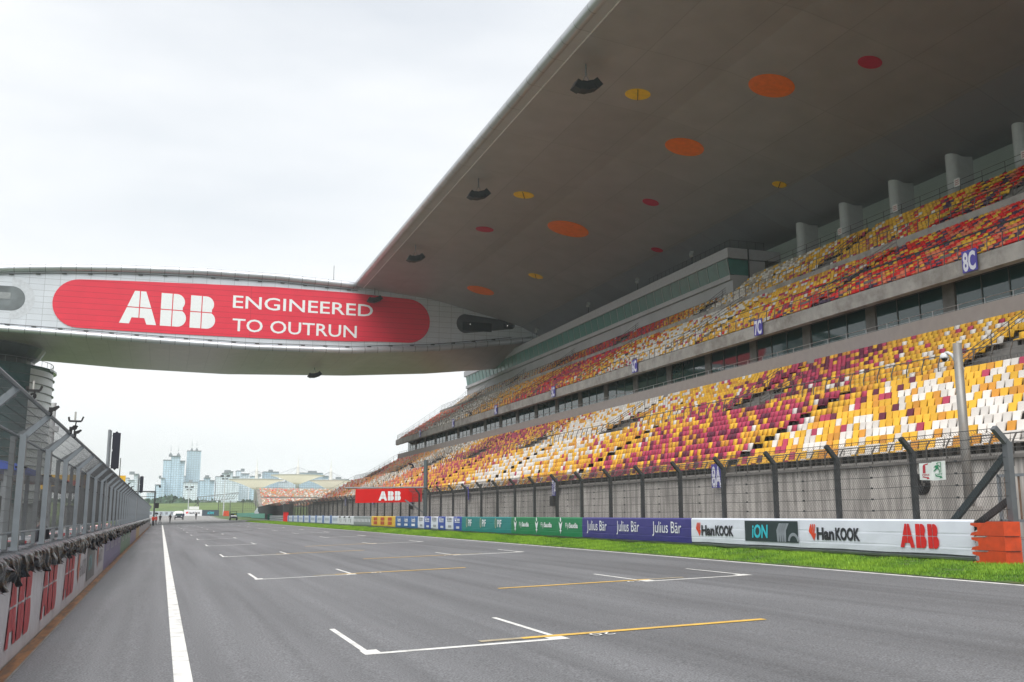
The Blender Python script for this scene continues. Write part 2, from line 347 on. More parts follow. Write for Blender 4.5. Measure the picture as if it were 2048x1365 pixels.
# lower terrace
p = [(29.9, 3.95)]+rows_profile(S1['x'], S1['z'], 10, .85, .47)
p += [(38.7, 8.75), (40.4, 8.75)]+rows_profile(S2['x'], S2['z'], 10, .8, .44)
p += [(48.5, 13.3), (48.5, 12.5), (29.9, 2.5)]
b = MB(); extr(b, p, YA, YB); b.build('lower_terrace', stepcon, GS)
b = MB(); b.box((29.6, YA, .2), (29.9, 218.5, 3.9)); o = b.build('front_wall', linesmat('wall_panels', (.47, .44, .41), 'yz', 2.4, 6, .012, .9, var=.2, dark=.6, tonevar=.07), GS)
b = MB(); b.box((29.45, YA, 3.88), (30.1, YB, 4.02)); b.build('wall_coping', darkcon, GS)
# second floor: parapet, box floor, glass front, columns, balcony
b = MB(); b.box((48.5, YA, 12.4), (48.85, YB, 15.0)); b.box((48.85, YA, 14.6), (53.5, YB, 14.9)); b.build('parapet', mat('parapet_render', (.34, .30, .285), .9, var=.06), GS)
b = MB(); b.box((53.2, YA, 0), (53.6, YB-6, 21.5)); b.box((53.6, YA, 0), (76, YA+.4, 30)); b.build('inner_wall', mat('inner_dark', (.04, .05, .05), .8), GS)
b = MB(); b.add([(48.0, y, z) for y, z in ((YA, 17.0), (YB, 17.0), (YB, 17.85), (YA, 17.85))]+[(48.35, y, z) for y, z in ((YA, 16.9), (YB, 16.9), (YB, 17.85), (YA, 17.85))],
        [(0, 1, 2, 3), (4, 7, 6, 5), (3, 2, 6, 7), (0, 4, 5, 1), (1, 5, 6, 2), (0, 3, 7, 4)]); b.build('balcony_beam', concrete, GS)
b = MB(); b.box((48.02, YA, 17.86), (48.4, YB, 18.08)); b.build('balcony_kerb', concrete, GS)
p = [(48.35, 17.9)]+rows_profile(S3['x'], S3['z'], 12, .8, .51)+[(58.1, 24.75), (59.7, 24.75)]+rows_profile(S4['x'], S4['z'], 9, .8, .635)+[(67.0, 30.7), (76, 30.7), (76, 29.9), (66.5, 29.4), (53.6, 20.6), (48.36, 17.2)]
b = MB(); extr(b, p, YA, YB); b.build('upper_terrace', stepcon, GS)
b = MB(); b.box((58.02, YA, 23.5), (58.22, YB, 24.95)); b.build('walkway_kerb', concrete, GS)
bm = MB()
cols = MB()
y = BAY0-24.1*2+2.2
GL = mat('dark_glass', (.025, .065, .065), .03, 0, var=.05, spec=.9)
GL2 = mat('green_glass', (.07, .20, .18), .28, 0, var=.2, scale=.5, spec=.4)
mullm = mat('mullion', (.10, .11, .11), .5, .5)
pane = None; col = None; beam = None
y = 12.2
while y < YB-9:
    if col is None:
        b = MB(); b.box((49.85, y, 14.9), (50.8, y+1.05, 19.4)); col = b.build('column', darkcon, GS); cy = y
        b = MB(); b.add([(48.36, y+.3, 16.95), (48.36, y+.75, 16.95), (52.6, y+.75, 18.6), (52.6, y+.3, 18.6), (48.36, y+.3, 17.3), (48.36, y+.75, 17.3), (52.6, y+.75, 20), (52.6, y+.3, 20)],
            [(0, 1, 2, 3), (0, 4, 5, 1), (1, 5, 6, 2), (2, 6, 7, 3), (3, 7, 4, 0), (4, 7, 6, 5)]); beam = b.build('soffit_beam', concrete, GS)
    else: copy_child(col, GS, (0, y-cy, 0)); copy_child(beam, GS, (0, y-cy, 0))
    for k in range(3):
        y0 = y+1.15+k*2.29
        if pane is None:
            b = MB(); b.box((49.95, y0, 14.95), (50.01, y0+2.2, 18.35)); pane = b.build('window', GL, GS); py = y0
            fb = MB(); fb.box((49.9, y0-.09, 14.9), (50.06, y0, 18.4)); fb.box((49.9, y0, 17.3), (50.06, y0+2.2, 17.38)); fb.build('frame', mullm, pane, root=GS)
            PK = pane
        else:
            c = copy_child(pane, GS, (0, y0-py, 0)); copy_child(PK.children[0], c, (0, 0, 0))
    y += 8.03
# media box
MX = 64.0; MY0, MY1 = 103.0, 216.3
fasc = mat('box_render', (.42, .42, .45), .8, var=.06)
b = MB(); b.add([(MX-.5, MY0-.4, 32.75), (MX-.5, MY0-.4, 34.0), (MX+7, MY0-.4, 34.0), (MX+7, MY0-.4, 32.75), (MX-.5, MY1, 32.75), (MX-.5, MY1, 34.0), (MX+7, MY1, 34.0), (MX+7, MY1, 32.75)],
      [(0, 1, 5, 4), (1, 2, 6, 5), (2, 3, 7, 6), (3, 0, 4, 7), (0, 3, 2, 1), (4, 5, 6, 7)]); b.build('press_box_roof', fasc, GS)
b = MB(); b.box((MX+.3, MY0, 26.5), (MX+.7, MY1, 30.7)); b.box((MX-.05, MY0, 30.1), (MX+.3, MY1, 30.7)); b.box((MX+.7, MY0, 26.5), (MX+5, MY0+.3, 32.7)); b.box((MX+.7, MY1-.3, 26.5), (MX+6, MY1, 32.7))
b.build('press_box_wall', mat('pale_grey_wall', (.45, .45, .47), .85, var=.1, scale=.6, dirt=(.36, .36, .37), dscale=.3), GS)
b = MB(); b.box((MX+2.2, MY0+.3, 28), (MX+2.4, MY1-.3, 32.7)); b.build('press_box_back', mat('interior', (.10, .14, .13), .9), GS)
pane = None; y = MY0+.15
while y < MY1-2.4:
    if pane is None:
        b = MB(); b.add([(MX+.02, y+.06, 30.72), (MX+.02, y+2.38, 30.72), (MX-.32, y+2.38, 32.73), (MX-.32, y+.06, 32.73), (MX+.06, y+.06, 30.72), (MX+.06, y+2.38, 30.72), (MX-.28, y+2.38, 32.73), (MX-.28, y+.06, 32.73)],
              [(0, 3, 2, 1), (4, 5, 6, 7), (0, 1, 5, 4), (1, 2, 6, 5), (2, 3, 7, 6), (3, 0, 4, 7)]); pane = b.build('window', GL2, GS); py = y
        fb = MB(); fb.bar((MX, y, 30.72), (MX-.34, y, 32.73), .08, .1, up=(0, 1, 0)); fb.build('frame', mat('pale_frame', (.3, .36, .35), .5), pane, root=GS); PK = pane
    else: c = copy_child(pane, GS, (0, y-py, 0)); copy_child(PK.children[0], c, (0, 0, 0))
    y += 2.44
b = MB(); b.add([(MX-.3, MY0-.05, 32.7), (MX+.02, MY0-.05, 30.75), (MX+2.6, MY0-.05, 30.75), (MX+2.6, MY0-.05, 32.7), (MX-.3, MY0-.01, 32.7), (MX+.02, MY0-.01, 30.75), (MX+2.6, MY0-.01, 30.75), (MX+2.6, MY0-.01, 32.7)], [(0, 1, 2, 3), (4, 7, 6, 5), (0, 4, 5, 1), (1, 5, 6, 2), (2, 6, 7, 3), (3, 7, 4, 0)]); b.build('window', GL2, GS)
b = MB(); b.tube([(MX+2.3, MY0-.5, 26), (MX+2.3, MY0-.5, 34)], .09, 8); b.build('downpipe', dksteel, GS)
# rear columns, back wall
grey = mat('column_paint', (.45, .47, .48), .6, var=.05)
y = 39.2; first = None
while y < 103:
    if first is None:
        b = MB(); poly = [(69.6+.65*math.cos(R(a)), y+.65+.65*math.sin(R(a))) for a in range(90, 271, 20)]+[(71.4, y), (71.4, y+1.3)]
        n = len(poly); b.add([(px, py_, 28) for px, py_ in poly]+[(px, py_, 37.3) for px, py_ in poly], [(i, (i+1) % n, (i+1) % n+n, i+n) for i in range(n)]); first = b.build('roof_column', grey, GS); fy = y
    else: copy_child(first, GS, (0, y-fy, 0))
    y += 8.03
bm_ = linesmat('rear_louvres', (.36, .385, .375), 'yz', 60, .22, .03, .6, var=.12, dark=.6)
bt = bm_.node_tree; tr = bt.nodes.new('ShaderNodeBsdfTranslucent'); tr.inputs[0].default_value = (.72, .75, .74, 1); ms = bt.nodes.new('ShaderNodeMixShader'); ms.inputs[0].default_value = .42
on = bt.nodes['Material Output']; bt.links.new(bt.nodes['Principled BSDF'].outputs[0], ms.inputs[1]); bt.links.new(tr.outputs[0], ms.inputs[2]); bt.links.new(ms.outputs[0], on.inputs[0])
b = MB(); b.add([(74.5, YA, 30.4), (74.5, 118, 30.4), (78.5, 118, 39.5), (78.5, YA, 39.5), (74.6, YA, 30.4), (74.6, 118, 30.4), (78.6, 118, 39.5), (78.6, YA, 39.5)], [(0, 1, 2, 3), (4, 7, 6, 5), (0, 4, 5, 1), (3, 2, 6, 7)]); b.build('rear_wall', bm_, GS)
red = mat('red_disc', (.35, .02, .05), .6)
for y in (64, 81, 97, 105):
    b = MB(); b.prism(disc_poly(0, 0, 1.9, .9), lambda x, yy, z, y=y: Vector((74.42-z+ (yy+1.2)*.44, y+x, 31.6+yy)), .05); b.build('round_window', red, GS)
# roof
PROF = [(33, 43.2), (40, 42.6), (46.7, 42.0), (52, 40.9), (59.7, 38.95), (64.0, 37.85)]
P2 = [(64.0, 37.85), (66, 36.95), (68.2, 35.95), (70.2, 35.45), (72.5, 35.7), (76, 37.4), (79, 40.2)]
TOP = [(79, 40.2), (76, 44), (66, 46.5), (50, 47), (38, 46), (33, 45.1)]
RY0, RY1 = -20.0, 181.0
ribs = linesmat('roof_soffit', (.365, .362, .378), 'yx', 11.8, 6.2, .05, .42, var=.07, dark=.8, tonevar=.04, metal=.15)
t = ribs.node_tree
# fine corrugation lines across the soffit
cw = t.nodes.new('ShaderNodeTexWave'); cw.bands_direction = 'Y'; cw.inputs['Scale'].default_value = 1.1; cw.inputs['Distortion'].default_value = 0
cco = t.nodes.new('ShaderNodeTexCoord'); t.links.new(cco.outputs['Object'], cw.inputs['Vector'])
bpn = t.nodes.new('ShaderNodeBump'); bpn.inputs['Strength'].default_value = .15; bpn.inputs['Distance'].default_value = .03; t.links.new(cw.outputs['Fac'], bpn.inputs['Height']); t.links.new(bpn.outputs[0], t.nodes['Principled BSDF'].inputs['Normal'])
def longstrip(prof, y0, y1, step):
    b = MB(); ys = list(np.arange(y0, y1, step))+[y1]; n = len(prof)
    b.add([(x, y, z) for y in ys for x, z in prof], [(j*n+i, (j+1)*n+i, (j+1)*n+i+1, j*n+i+1) for j in range(len(ys)-1) for i in range(n-1)]); return b
RF = longstrip(PROF, RY0, RY1, 20).build('roof', ribs, GS)
curv = linesmat('roof_curved_band', (.27, .28, .315), 'yz', 5.9, 50, .05, .45, var=.05, dark=.8, metal=.15)
longstrip(P2, RY0, RY1, 20).build('soffit_band', curv, RF, root=GS, smooth=True)
alu = mat('roof_aluminium', (.42, .43, .45), .38, .4, var=.08, scale=.3)
b = longstrip(TOP, RY0, RY1, 20); n = len(PROF)
sec = PROF+P2[1:]+TOP[1:]
for y, rv in ((RY0, 1), (RY1, 0)):
    q = [(x, y, z) for x, z in sec]; b.add(q, [tuple(range(len(q))) if rv else tuple(range(len(q)-1, -1, -1))])
b.build('roof_top', alu, RF, root=GS)
b = MB(); nn = 18
rim = [(31.95+.6*math.cos(R(a)), 43.86+.6*math.sin(R(a))) for a in np.linspace(-70, 290, nn)]
b = longstrip(rim, RY0, RY1, 6.0); b.build('roof_rim', linesmat('rim_alu', (.44, .45, .47), 'yx', 3.0, 50, .05, .35, var=.05, dark=.55, metal=.5), RF, root=GS, smooth=True)
b = longstrip([(32.1, 43.28), (32.95, 43.17), (32.95, 44.5), (32.2, 44.4)], RY0, RY1, 20); b.build('edge_strip', linesmat('edge_strip_alu', (.42, .43, .455), 'yx', 6, 50, .04, .4, var=.06, dark=.6, metal=.2), RF, root=GS)
b = MB(); b.box((32.95, RY0, 43.12), (33.06, RY1, 43.19)); b.build('edge_trim', mat('trim_white', (.8, .8, .82), .4), RF, root=GS)
cmat = {'o': mat('skylight_orange', (.92, .20, .02), .6, var=.1), 'y': mat('skylight_yellow', (.95, .60, .03), .6, var=.1), 'r': mat('skylight_red', (.50, .02, .07), .6, var=.1)}
def pz(x, pr=PROF):
    for (a, za), (c, zc) in zip(pr, pr[1:]):
        if a <= x <= c: return za+(zc-za)*(x-a)/(c-a)
    return pr[-1][1]
skys = [('o', 51.25, 74.2, 2.0), ('o', 51.25, 90.7, 2.0), ('o', 51.25, 123.8, 2.75), ('o', 51.25, 164.6, 2.3), 
        ('y', 41.8, 82.8, 1.2), ('y', 41.8, 115.8, 1.28), ('y', 55.3, 147.5, 1.15), ('y', 63.0, 90.6, .75), ('y', 41.8, 50, 1.2), ('r', 55.25, 65.5, .95), ('r', 55.25, 106.6, .98), ('r', 41.8, 132.4, 1.25), ('r', 63, 120, .8)]
for c, x, y, r in skys:
    b = MB(); poly = disc_poly(0, 0, r, r, 32); n = 32
    b.add([(x+px, y+py_, pz(x+px)-.05) for px, py_ in poly], [tuple(range(n-1, -1, -1))]); b.add([(x+px*1.04, y+py_*1.04, pz(x+px*1.04)-.03) for px, py_ in poly]+[(x+px, y+py_, pz(x+px)-.051) for px, py_ in poly], [(i, (i+1) % n, (i+1) % n+n, i+n) for i in range(n)])
    o = b.build('skylight', cmat[c], RF, root=GS)
    if c == 'y':
        b = MB(); b.bar((x-.42*r, y-.88*r, pz(x-.42*r)-.1), (x+.42*r, y+.88*r, pz(x+.42*r)-.1), .06); b.build('cross_bar', black, o, root=GS)
# railings ---------------------------------------------------------------
def rail(name, x, z, y0, y1, sp, h, bend=.28, nb=4, m=railmat, gaps=(), foot=0, top=None, post=.035):
    b = MB(); hb = h*.62
    y = y0
    while y <= y1:
        if not any(g0 < y < g1 for g0, g1 in gaps):
            b.bar((x, y, z-foot), (x, y, z+hb), post*1.6, post, up=(0, 1, 0)); b.bar((x, y, z+hb), (x-bend, y, z+h), post*1.6, post, up=(0, 1, 0))
        y += sp
    segs = []; s = y0
    for g0, g1 in sorted(gaps): segs.append((s, g0)); s = g1
    segs.append((s, y1))
    for s0, s1 in segs:
        if s1 <= s0: continue
        b.tube([(x-bend, s0, z+h), (x-bend, s1, z+h)], .028, 6)
        for k in range(nb):
            zz = z+.12+(h-.2)*k/nb; xx = x if zz < z+hb else x-bend*(zz-z-hb)/(h-hb)
            b.wire((xx-.02, s0, zz), (xx-.02, s1, zz), .011)
    return b.build(name, m, GS)
VOM = [(62.2+BAY*k, 65.6+BAY*k) for k in range(-2, 7)]
rail('guard_rail', 29.62, 4.0, YA, YB, 1.12, .82, -.2, 4, foot=.42)
rail('guard_rail', 39.0, 8.8, YA, YB, 1.22, 1.45, -.22, 4)
rail('guard_rail', 48.3, 18.05, YA, YB, 1.23, 1.1, -.06, 3, foot=.15)
rail('guard_rail', 58.15, 24.9, YA, YB, 1.25, 1.2, -.1, 3, foot=.3)
rail('guard_rail', 67.6, 30.4, YA, MY0-2, 2.6, 1.75, 0, 3, m=railmat, foot=.1)
rail('guard_rail', 48.75, 15.0, YA, YB, 2.29, .42, 0, 1, m=bright)
b = MB(); b.tube([(68.2, YA, 31.9), (68.2, MY0-2, 31.9)], .03, 6)
for y in np.arange(YA, MY0-2, 2.6): b.bar((67.6, y, 31.2), (67.0, y+.2, 30.6), .07, .1)
b.build('rail_bracket', dksteel, GS)
b = MB()
for y in np.arange(MY0, MY0+22, 1.2): b.wire((MX+.1, y, 34), (MX+.1, y, 35.1), .02)
b.wire((MX+.1, MY0, 35.1), (MX+.1, MY0+22, 35.1), .02); b.wire((MX+.1, MY0, 35.1), (MX+5, MY0, 35.1), .02)
for x in np.arange(MX+.1, MX+5, 1.2): b.wire((x, MY0, 34), (x, MY0, 35.1), .02)
b.build('press_box_railing', dksteel, GS)
# end railings of both tiers
b = MB()
for (xa, za, xb, zb) in ((30, 4.6, 39, 9.6), (40.4, 9.6, 48.6, 14.6), (48.4, 18.6, 58, 25.3), (59.8, 25.3, 66.5, 31.2)):
    b.wire((xa, YB-.1, za+.5), (xb, YB-.1, zb+.5), .03); b.wire((xa, YB-.1, za+.1), (xb, YB-.1, zb+.1), .02)
    for k in range(9): t_ = k/8; b.wire((xa+(xb-xa)*t_, YB-.1, za-.5+(zb-za)*t_), (xa+(xb-xa)*t_, YB-.1, za+.5+(zb-za)*t_), .03)
b.build('end_railing', railmat, GS)
# vomitories with stair rails in block 2, and aisle handrails
for v0, v1 in VOM:
    b = MB(); b.box((40.6, v0-.12, 8.7), (44.1, v0, 9.9)); b.box((40.6, v1, 8.7), (44.1, v1+.12, 9.9)); b.box((43.95, v0, 8.7), (44.1, v1, 10.7)); b.build('stair_opening', darkcon, GS)
    b = MB(); b.box((40.45, v0, 8.76), (44.05, v1, 8.8)); b.build('opening_floor', black, GS)
    b = MB()
    for yy in np.arange(v0, v1+.1, .22): b.wire((40.42, yy, 8.8), (40.42, yy, 9.85), .014)
    b.wire((40.42, v0, 9.85), (40.42, v1, 9.85), .025)
    for yy, x0, x1, z0, z1 in ((v1+1.5, 40.6, 46.0, 10.1, 13.4), (v0-.1, 40.6, 44.4, 10.2, 12.3)):
        for dz in (0, .22, .44): b.wire((x0, yy, z0-dz), (x1, yy, z1-dz), .026)
        for k in range(5): t_ = k/4; b.wire((x0+(x1-x0)*t_, yy, z0-1.1+(z1-z0)*t_), (x0+(x1-x0)*t_, yy, z0+(z1-z0)*t_), .035)
    b.build('stair_rail', railmat, GS)
for k in range(-1, 7):
    v0 = 56.5+24.1*k
    b = MB()
    for dz in (0, .3, .6): b.wire((60.2, v0, 26.4-dz), (65, v0, 30.0-dz), .03)
    for q in range(5): b.wire((60.2+1.2*q, v0, 25.2+.9*q), (60.2+1.2*q, v0, 26.4+.9*q), .035)
    b.build('stair_rail', railmat, GS)
    v0 = 66.5+24.1*k; b = MB()
    for dz in (0, .3, .6): b.wire((48.9, v0, 19.4-dz), (57.6, v0, 24.9-dz), .03)
    for q in range(7): b.wire((48.9+1.45*q, v0, 18.2+.92*q), (48.9+1.45*q, v0, 19.4+.92*q), .035)
    b.build('stair_rail', bright if k == 0 else railmat, GS)
# ------------------------------------------------------------------ SEATS
PAL = {'w': (.80, .76, .72), 'y': (.86, .50, .055), 'g': (.70, .33, .055), 'm': (.50, .065, .13), 'd': (.17, .035, .07),
       'R': (.78, .03, .03), 's': (.80, .22, .12), 'p': (.095, .06, .11), 'o': (.62, .13, .02), 'b': (.48, .41, .33)}
CN = {'w': 'white', 'y': 'yellow', 'g': 'dull orange', 'm': 'magenta', 'd': 'dark maroon', 'R': 'red', 's': 'salmon', 'p': 'purple', 'o': 'orange', 'b': 'beige'}
def mixs(s): return {c: float(n) for c, n in (q.split(':') for q in s.split())}
T1 = [(33.0, 'w:.62 y:.3 g:.08'), (37, 'w:.45 y:.4 g:.13 m:.02'), (43, 'y:.46 w:.34 g:.13 m:.05 d:.02'), (47.5, 'y:.54 w:.22 g:.12 m:.09 d:.03'), (50, 'y:.5 m:.24 g:.16 d:.06 w:.04'), (56, 'y:.26 m:.42 d:.18 g:.12 w:.02'), (67, 'm:.52 d:.2 y:.16 g:.12'),
      (72, 'y:.42 g:.22 m:.26 d:.08 w:.02'), (82, 'y:.44 g:.26 m:.14 w:.16'), (90, 'y:.36 g:.2 w:.36 m:.08'), (106, 'w:.68 y:.22 g:.10'), (110, 'y:.35 g:.25 w:.35 m:.05'), (122, 'y:.42 g:.32 m:.18 d:.05 w:.03'),
      (130, 'm:.4 y:.25 g:.28 d:.07'), (142, 'm:.42 g:.3 y:.14 s:.14'), (150, 'y:.4 g:.35 w:.25'), (163, 'g:.35 s:.3 m:.2 b:.15'), (185, 'b:.5 w:.35 g:.15'), (200, 's:.4 g:.4 b:.2'), (300, 's:.3 R:.18 g:.25 w:.27')]
T2 = [(46, 'w:.38 y:.45 g:.17'), (53, 'y:.58 w:.16 g:.16 m:.07 d:.03'), (57, 'y:.48 g:.2 m:.17 d:.1 w:.05'), (70, 'm:.45 d:.3 y:.14 g:.11'), (76, 'y:.46 m:.22 d:.12 g:.16 w:.04'), (84, 'y:.58 g:.18 m:.12 w:.12'), (89, 'y:.42 w:.35 g:.18 m:.05'),
      (110, 'w:.76 y:.15 g:.09'), (116, 'y:.42 g:.3 w:.18 m:.1'), (125, 'm:.3 y:.35 g:.3 d:.05'), (150, 'm:.48 g:.28 d:.14 y:.1'), (157, 'y:.4 g:.4 w:.2'), (180, 'b:.55 w:.35 g:.1'), (195, 'g:.6 b:.25 s:.15'), (300, 's:.3 g:.3 R:.15 b:.25')]
T3 = [(55, 'R:.34 s:.3 y:.18 p:.18'), (62, 'R:.42 s:.22 p:.18 y:.18'), (71, 'R:.42 s:.13 p:.2 y:.25'), (76, 'y:.5 R:.1 m:.2 g:.1 w:.1'), (86, 'y:.6 g:.16 w:.14 m:.1'), (92, 'y:.35 w:.45 g:.15 m:.05'), (104, 'w:.76 y:.13 g:.07 m:.04'), (110, 'y:.4 w:.35 o:.25'),
      (122, 'y:.42 o:.28 w:.15 R:.15'), (140, 'm:.42 R:.25 g:.23 d:.1'), (150, 'g:.4 o:.35 y:.25'), (168, 'g:.4 y:.2 b:.4'), (192, 'b:.65 w:.35'), (300, 's:.3 o:.2 R:.15 b:.35')]
T4 = [(58, 'R:.46 s:.16 p:.17 y:.21'), (66, 'R:.3 y:.35 p:.2 s:.15'), (72, 'y:.55 R:.22 g:.1 w:.06 p:.07'), (86, 'y:.56 g:.18 m:.13 w:.13'), (92, 'y:.46 w:.36 g:.18'), (108, 'w:.55 b:.3 y:.15'), (118, 'g:.4 y:.3 o:.3'), (145, 'R:.32 m:.3 o:.26 d:.12'), (160, 'o:.4 g:.35 d:.25'), (300, 'b:.72 g:.18 d:.1')]
TF = [(75, 'R:.08 s:.14 g:.1 b:.5 w:.18'), (300, 'g:.12 s:.12 b:.5 w:.26')]
def pick(T, key):
    for lim, s in T:
        if key < lim: d = mixs(s); break
    ks = list(d); p_ = np.array([d[k] for k in ks]); return ks[rng.choice(len(ks), p=p_/p_.sum())]
def seat_geo(kind):
    if kind == 0:
        out_ = [(-.19, 0), (-.165, -.012), (.165, -.012), (.19, 0), (.224, .39), (.205, .44), (-.205, .44), (-.224, .39)]
    else:
        out_ = [(-.19, .02), (-.12, -.01), (.12, -.01), (.19, .02), (.235, .24), (.15, .36), (-.15, .36), (-.235, .24)]
    v = []; f = []; q = [0, 0, 0, 0]
    def bx(z): return .36+.30*z
    for sgn, off in ((0, 0.0), (1, .045)):
        for a, z in out_: v.append((bx(z)+off-.02*(1 if abs(a) > .2 else 0)*(1-sgn), a, .42+z))
    f += [(7, 6, 5, 4), (7, 4, 3, 0), (0, 3, 2, 1)]; f += [(12, 13, 14, 15), (8, 11, 12, 15), (9, 10, 11, 8)]
    for i in range(8): j = (i+1) % 8; f.append((i, j, j+8, i+8))
    nfb = len(f)
    # pan
    n = len(v); px0 = -.01 if kind == 0 else -.04; d_ = .0 if kind == 0 else .05
    v += [(px0, -.20+d_*.6, .425), (px0, .20-d_*.6, .425), (.38, .21, .40), (.38, -.21, .40), (px0, -.20+d_*.6, .36), (px0, .20-d_*.6, .36), (.38, .21, .35), (.38, -.21, .35)]
    f += [tuple(n+k for k in q) for q in ((0, 1, 2, 3), (4, 7, 6, 5), (0, 4, 5, 1), (1, 5, 6, 2), (3, 2, 6, 7), (0, 3, 7, 4))]
    nseat = len(f); n = len(v)
    v += [(x, a, z) for x in (.12, .34) for a in (-.03, .03) for z in (0, .36)]
    f += [tuple(n+k for k in q) for q in ((0, 1, 3, 2), (4, 6, 7, 5), (0, 4, 5, 1), (2, 3, 7, 6))]
    return np.array(v, float), f, nseat
SG = []
for kd in (0, 1):
    v_, f_, ns_ = seat_geo(kd); SG.append((v_, np.array(f_), ns_))
seatm = mat('seat_plastic', (1, 1, 1), .5, var=.08, scale=1.5, attr=True, spec=.25)
brk = mat('seat_bracket', (.03, .03, .03), .6)
seats = []   # x,y,z,kind,color,row
def aisle(y, c0, wd): 
    k = round((y-c0)/BAY); return abs(y-(c0+k*BAY)) < wd/2
def invom(y, m0=0, m1=0): return any(v0-m0 < y < v1+m1 for v0, v1 in VOM)
SP = .5
for si, (S, T) in enumerate(((S1, T1), (S2, T2), (S3, T3), (S4, T4))):
    for i in range(S['n']):
        x = S['x']+i*S['dx']-.45+.18; z = S['z']+i*S['dz']
        y = .6*x
        if si == 3 and False: pass
        while y < YB-.5:
            y += SP
            if si == 0 and aisle(y, BAY0, 1.0): continue
            if si == 1:
                if i < 4 and invom(y, .3, 2.0): continue
                if i >= 4 and aisle(y, 66.6, 1.0): continue
            if si == 2 and aisle(y, 67.4-1.0 if y < 80 else 61.5, 1.0): continue
            if si == 3:
                if y > MY0-.5 and i > 4: continue
                if i < 4 and aisle(y, 57.6, 3.0): continue
                if i >= 4 and aisle(y, 56.2, 1.0): continue
            if rng.random() < .002: continue
            c = pick(T, y+rng.normal()*2.2+ (i-5)*.25)
            kd = 1 if (si == 2 and y < 72) or (si == 3 and y < 66) else 0
            seats.append((x, y, z, kd, c, si, i))
sv = np.array([(s[0], s[1], s[2]) for s in seats])
fwd = np.array([math.sin(YAW)*math.cos(PITCH), math.cos(YAW)*math.cos(PITCH), math.sin(PITCH)]); rgt = np.array([math.cos(YAW), -math.sin(YAW), 0]); upv = np.cross(rgt, fwd)
rel = sv+np.array([.3, 0, .6])-np.array([0, 0, CH]); dz_ = rel@fwd; pxs = 1024+F*(rel@rgt)/dz_
cand = [(dz_[i], i) for i in range(len(seats)) if pxs[i] < 2046 and seats[i][5] == 0]
cand.sort(); near = set(i for _, i in cand[:300])
ORD = ['first', 'second', 'third', 'fourth', 'fifth', 'sixth', 'seventh', 'eighth', 'ninth', 'tenth', 'eleventh', 'twelfth', 'thirteenth', 'fourteenth', 'fifteenth', 'sixteenth', 'seventeenth', 'eighteenth', 'nineteenth', 'twentieth']
def ordw(n):
    if n < 20: return ORD[n]
    tens = {2: 'twenty', 3: 'thirty', 4: 'forty', 5: 'fifty'}[(n+1)//10]
    u = (n+1) % 10
    return (tens[:-1]+'ieth') if u == 0 else tens+'-'+ORD[u-1]
smesh = {}
def seat_mesh(kd, c, var):
    key = (kd, c, var)
    if key in smesh: return smesh[key]
    v_, f_, ns_ = SG[kd]; me = bpy.data.meshes.new('stadium_seat'); me.from_pydata(v_.tolist(), [], f_.tolist()); me.materials.append(seatm); me.materials.append(brk)
    me.polygons.foreach_set('material_index', [0]*ns_+[1]*(len(f_)-ns_))
    ca = me.color_attributes.new('Col', 'FLOAT_COLOR', 'POINT'); k = (.88, 1.0, 1.1)[var]
    cc = np.ones((len(v_), 4), np.float32); cc[:, :3] = np.array(PAL[c])*k; ca.data.foreach_set('color', cc.ravel()); me.update(); smesh[key] = me; return me
byrow = {}
for i in near: byrow.setdefault(seats[i][6], []).append(i)
for r_, lst in byrow.items():
    lst.sort(key=lambda i: seats[i][1])
    for n_, i in enumerate(lst):
        s = seats[i]; o = bpy.data.objects.new('stadium_seat', seat_mesh(s[3], s[4], int(rng.integers(3)))); COL.objects.link(o); o.location = s[:3]
        o.rotation_euler = (0, 0, R(rng.normal()*1.2))
        tag(o, '%s plastic seat, %s row above the concrete wall, %s from the right edge' % (CN[s[4]], ordw(r_), ordw(n_)), 'seat', 'plastic seats of the grandstand')
# far stand seats
far = []
for i in range(22):
    for y in np.arange(49, 150, .62): 
        if i in (9, 10): continue
        far.append((y, 530+i*.9, 6.2+i*.42, pick(TF, y)))
def bulk():
    V = []; Fs = []; Cc = []; M = []; base = 0
    for kd in (0, 1):
        v_, f_, ns_ = SG[kd]; idx = [i for i in range(len(seats)) if i not in near and seats[i][3] == kd]
        if not idx: continue
        n = len(idx); P = np.array([seats[i][:3] for i in idx]); C_ = np.array([PAL[seats[i][4]] for i in idx])*(.86+.28*rng.random((n, 1)))
        a = rng.normal(size=n)*.02; ca, sa = np.cos(a)[:, None], np.sin(a)[:, None]
        X = v_[None, :, 0]*ca-v_[None, :, 1]*sa; Y = v_[None, :, 0]*sa+v_[None, :, 1]*ca; Z = np.repeat(v_[None, :, 2], n, 0)
        W = np.stack([X, Y, Z], 2)+P[:, None, :]; V.append(W.reshape(-1, 3)); Cc.append(np.repeat(C_, len(v_), 0))
        Fs.append((f_[None]+(np.arange(n)*len(v_))[:, None, None]+base).reshape(-1, 4)); M.append(np.tile(np.r_[np.zeros(ns_), np.ones(len(f_)-ns_)], n)); base += n*len(v_)
    v_, f_, ns_ = SG[0]; n = len(far); P = np.array([q[:3] for q in far]); C_ = np.array([PAL[q[3]] for q in far])
    vv = np.stack([v_[:, 1]*1.2, v_[:, 0]*1.2, v_[:, 2]], 1)
    W = vv[None]+P[:, None, :]; V.append(W.reshape(-1, 3)); Cc.append(np.repeat(C_, len(v_), 0)); Fs.append((f_[None]+(np.arange(n)*len(v_))[:, None, None]+base).reshape(-1, 4)); M.append(np.tile(np.r_[np.zeros(ns_), np.ones(len(f_)-ns_)], n))
    mesh_np('stadium_seats', np.concatenate(V), np.concatenate(Fs), np.concatenate(Cc), None, 'stuff', 'thousands of yellow, white, magenta and red seats filling the stands', 'seats', mi=np.concatenate(M), mats=[seatm, brk])
bulk()
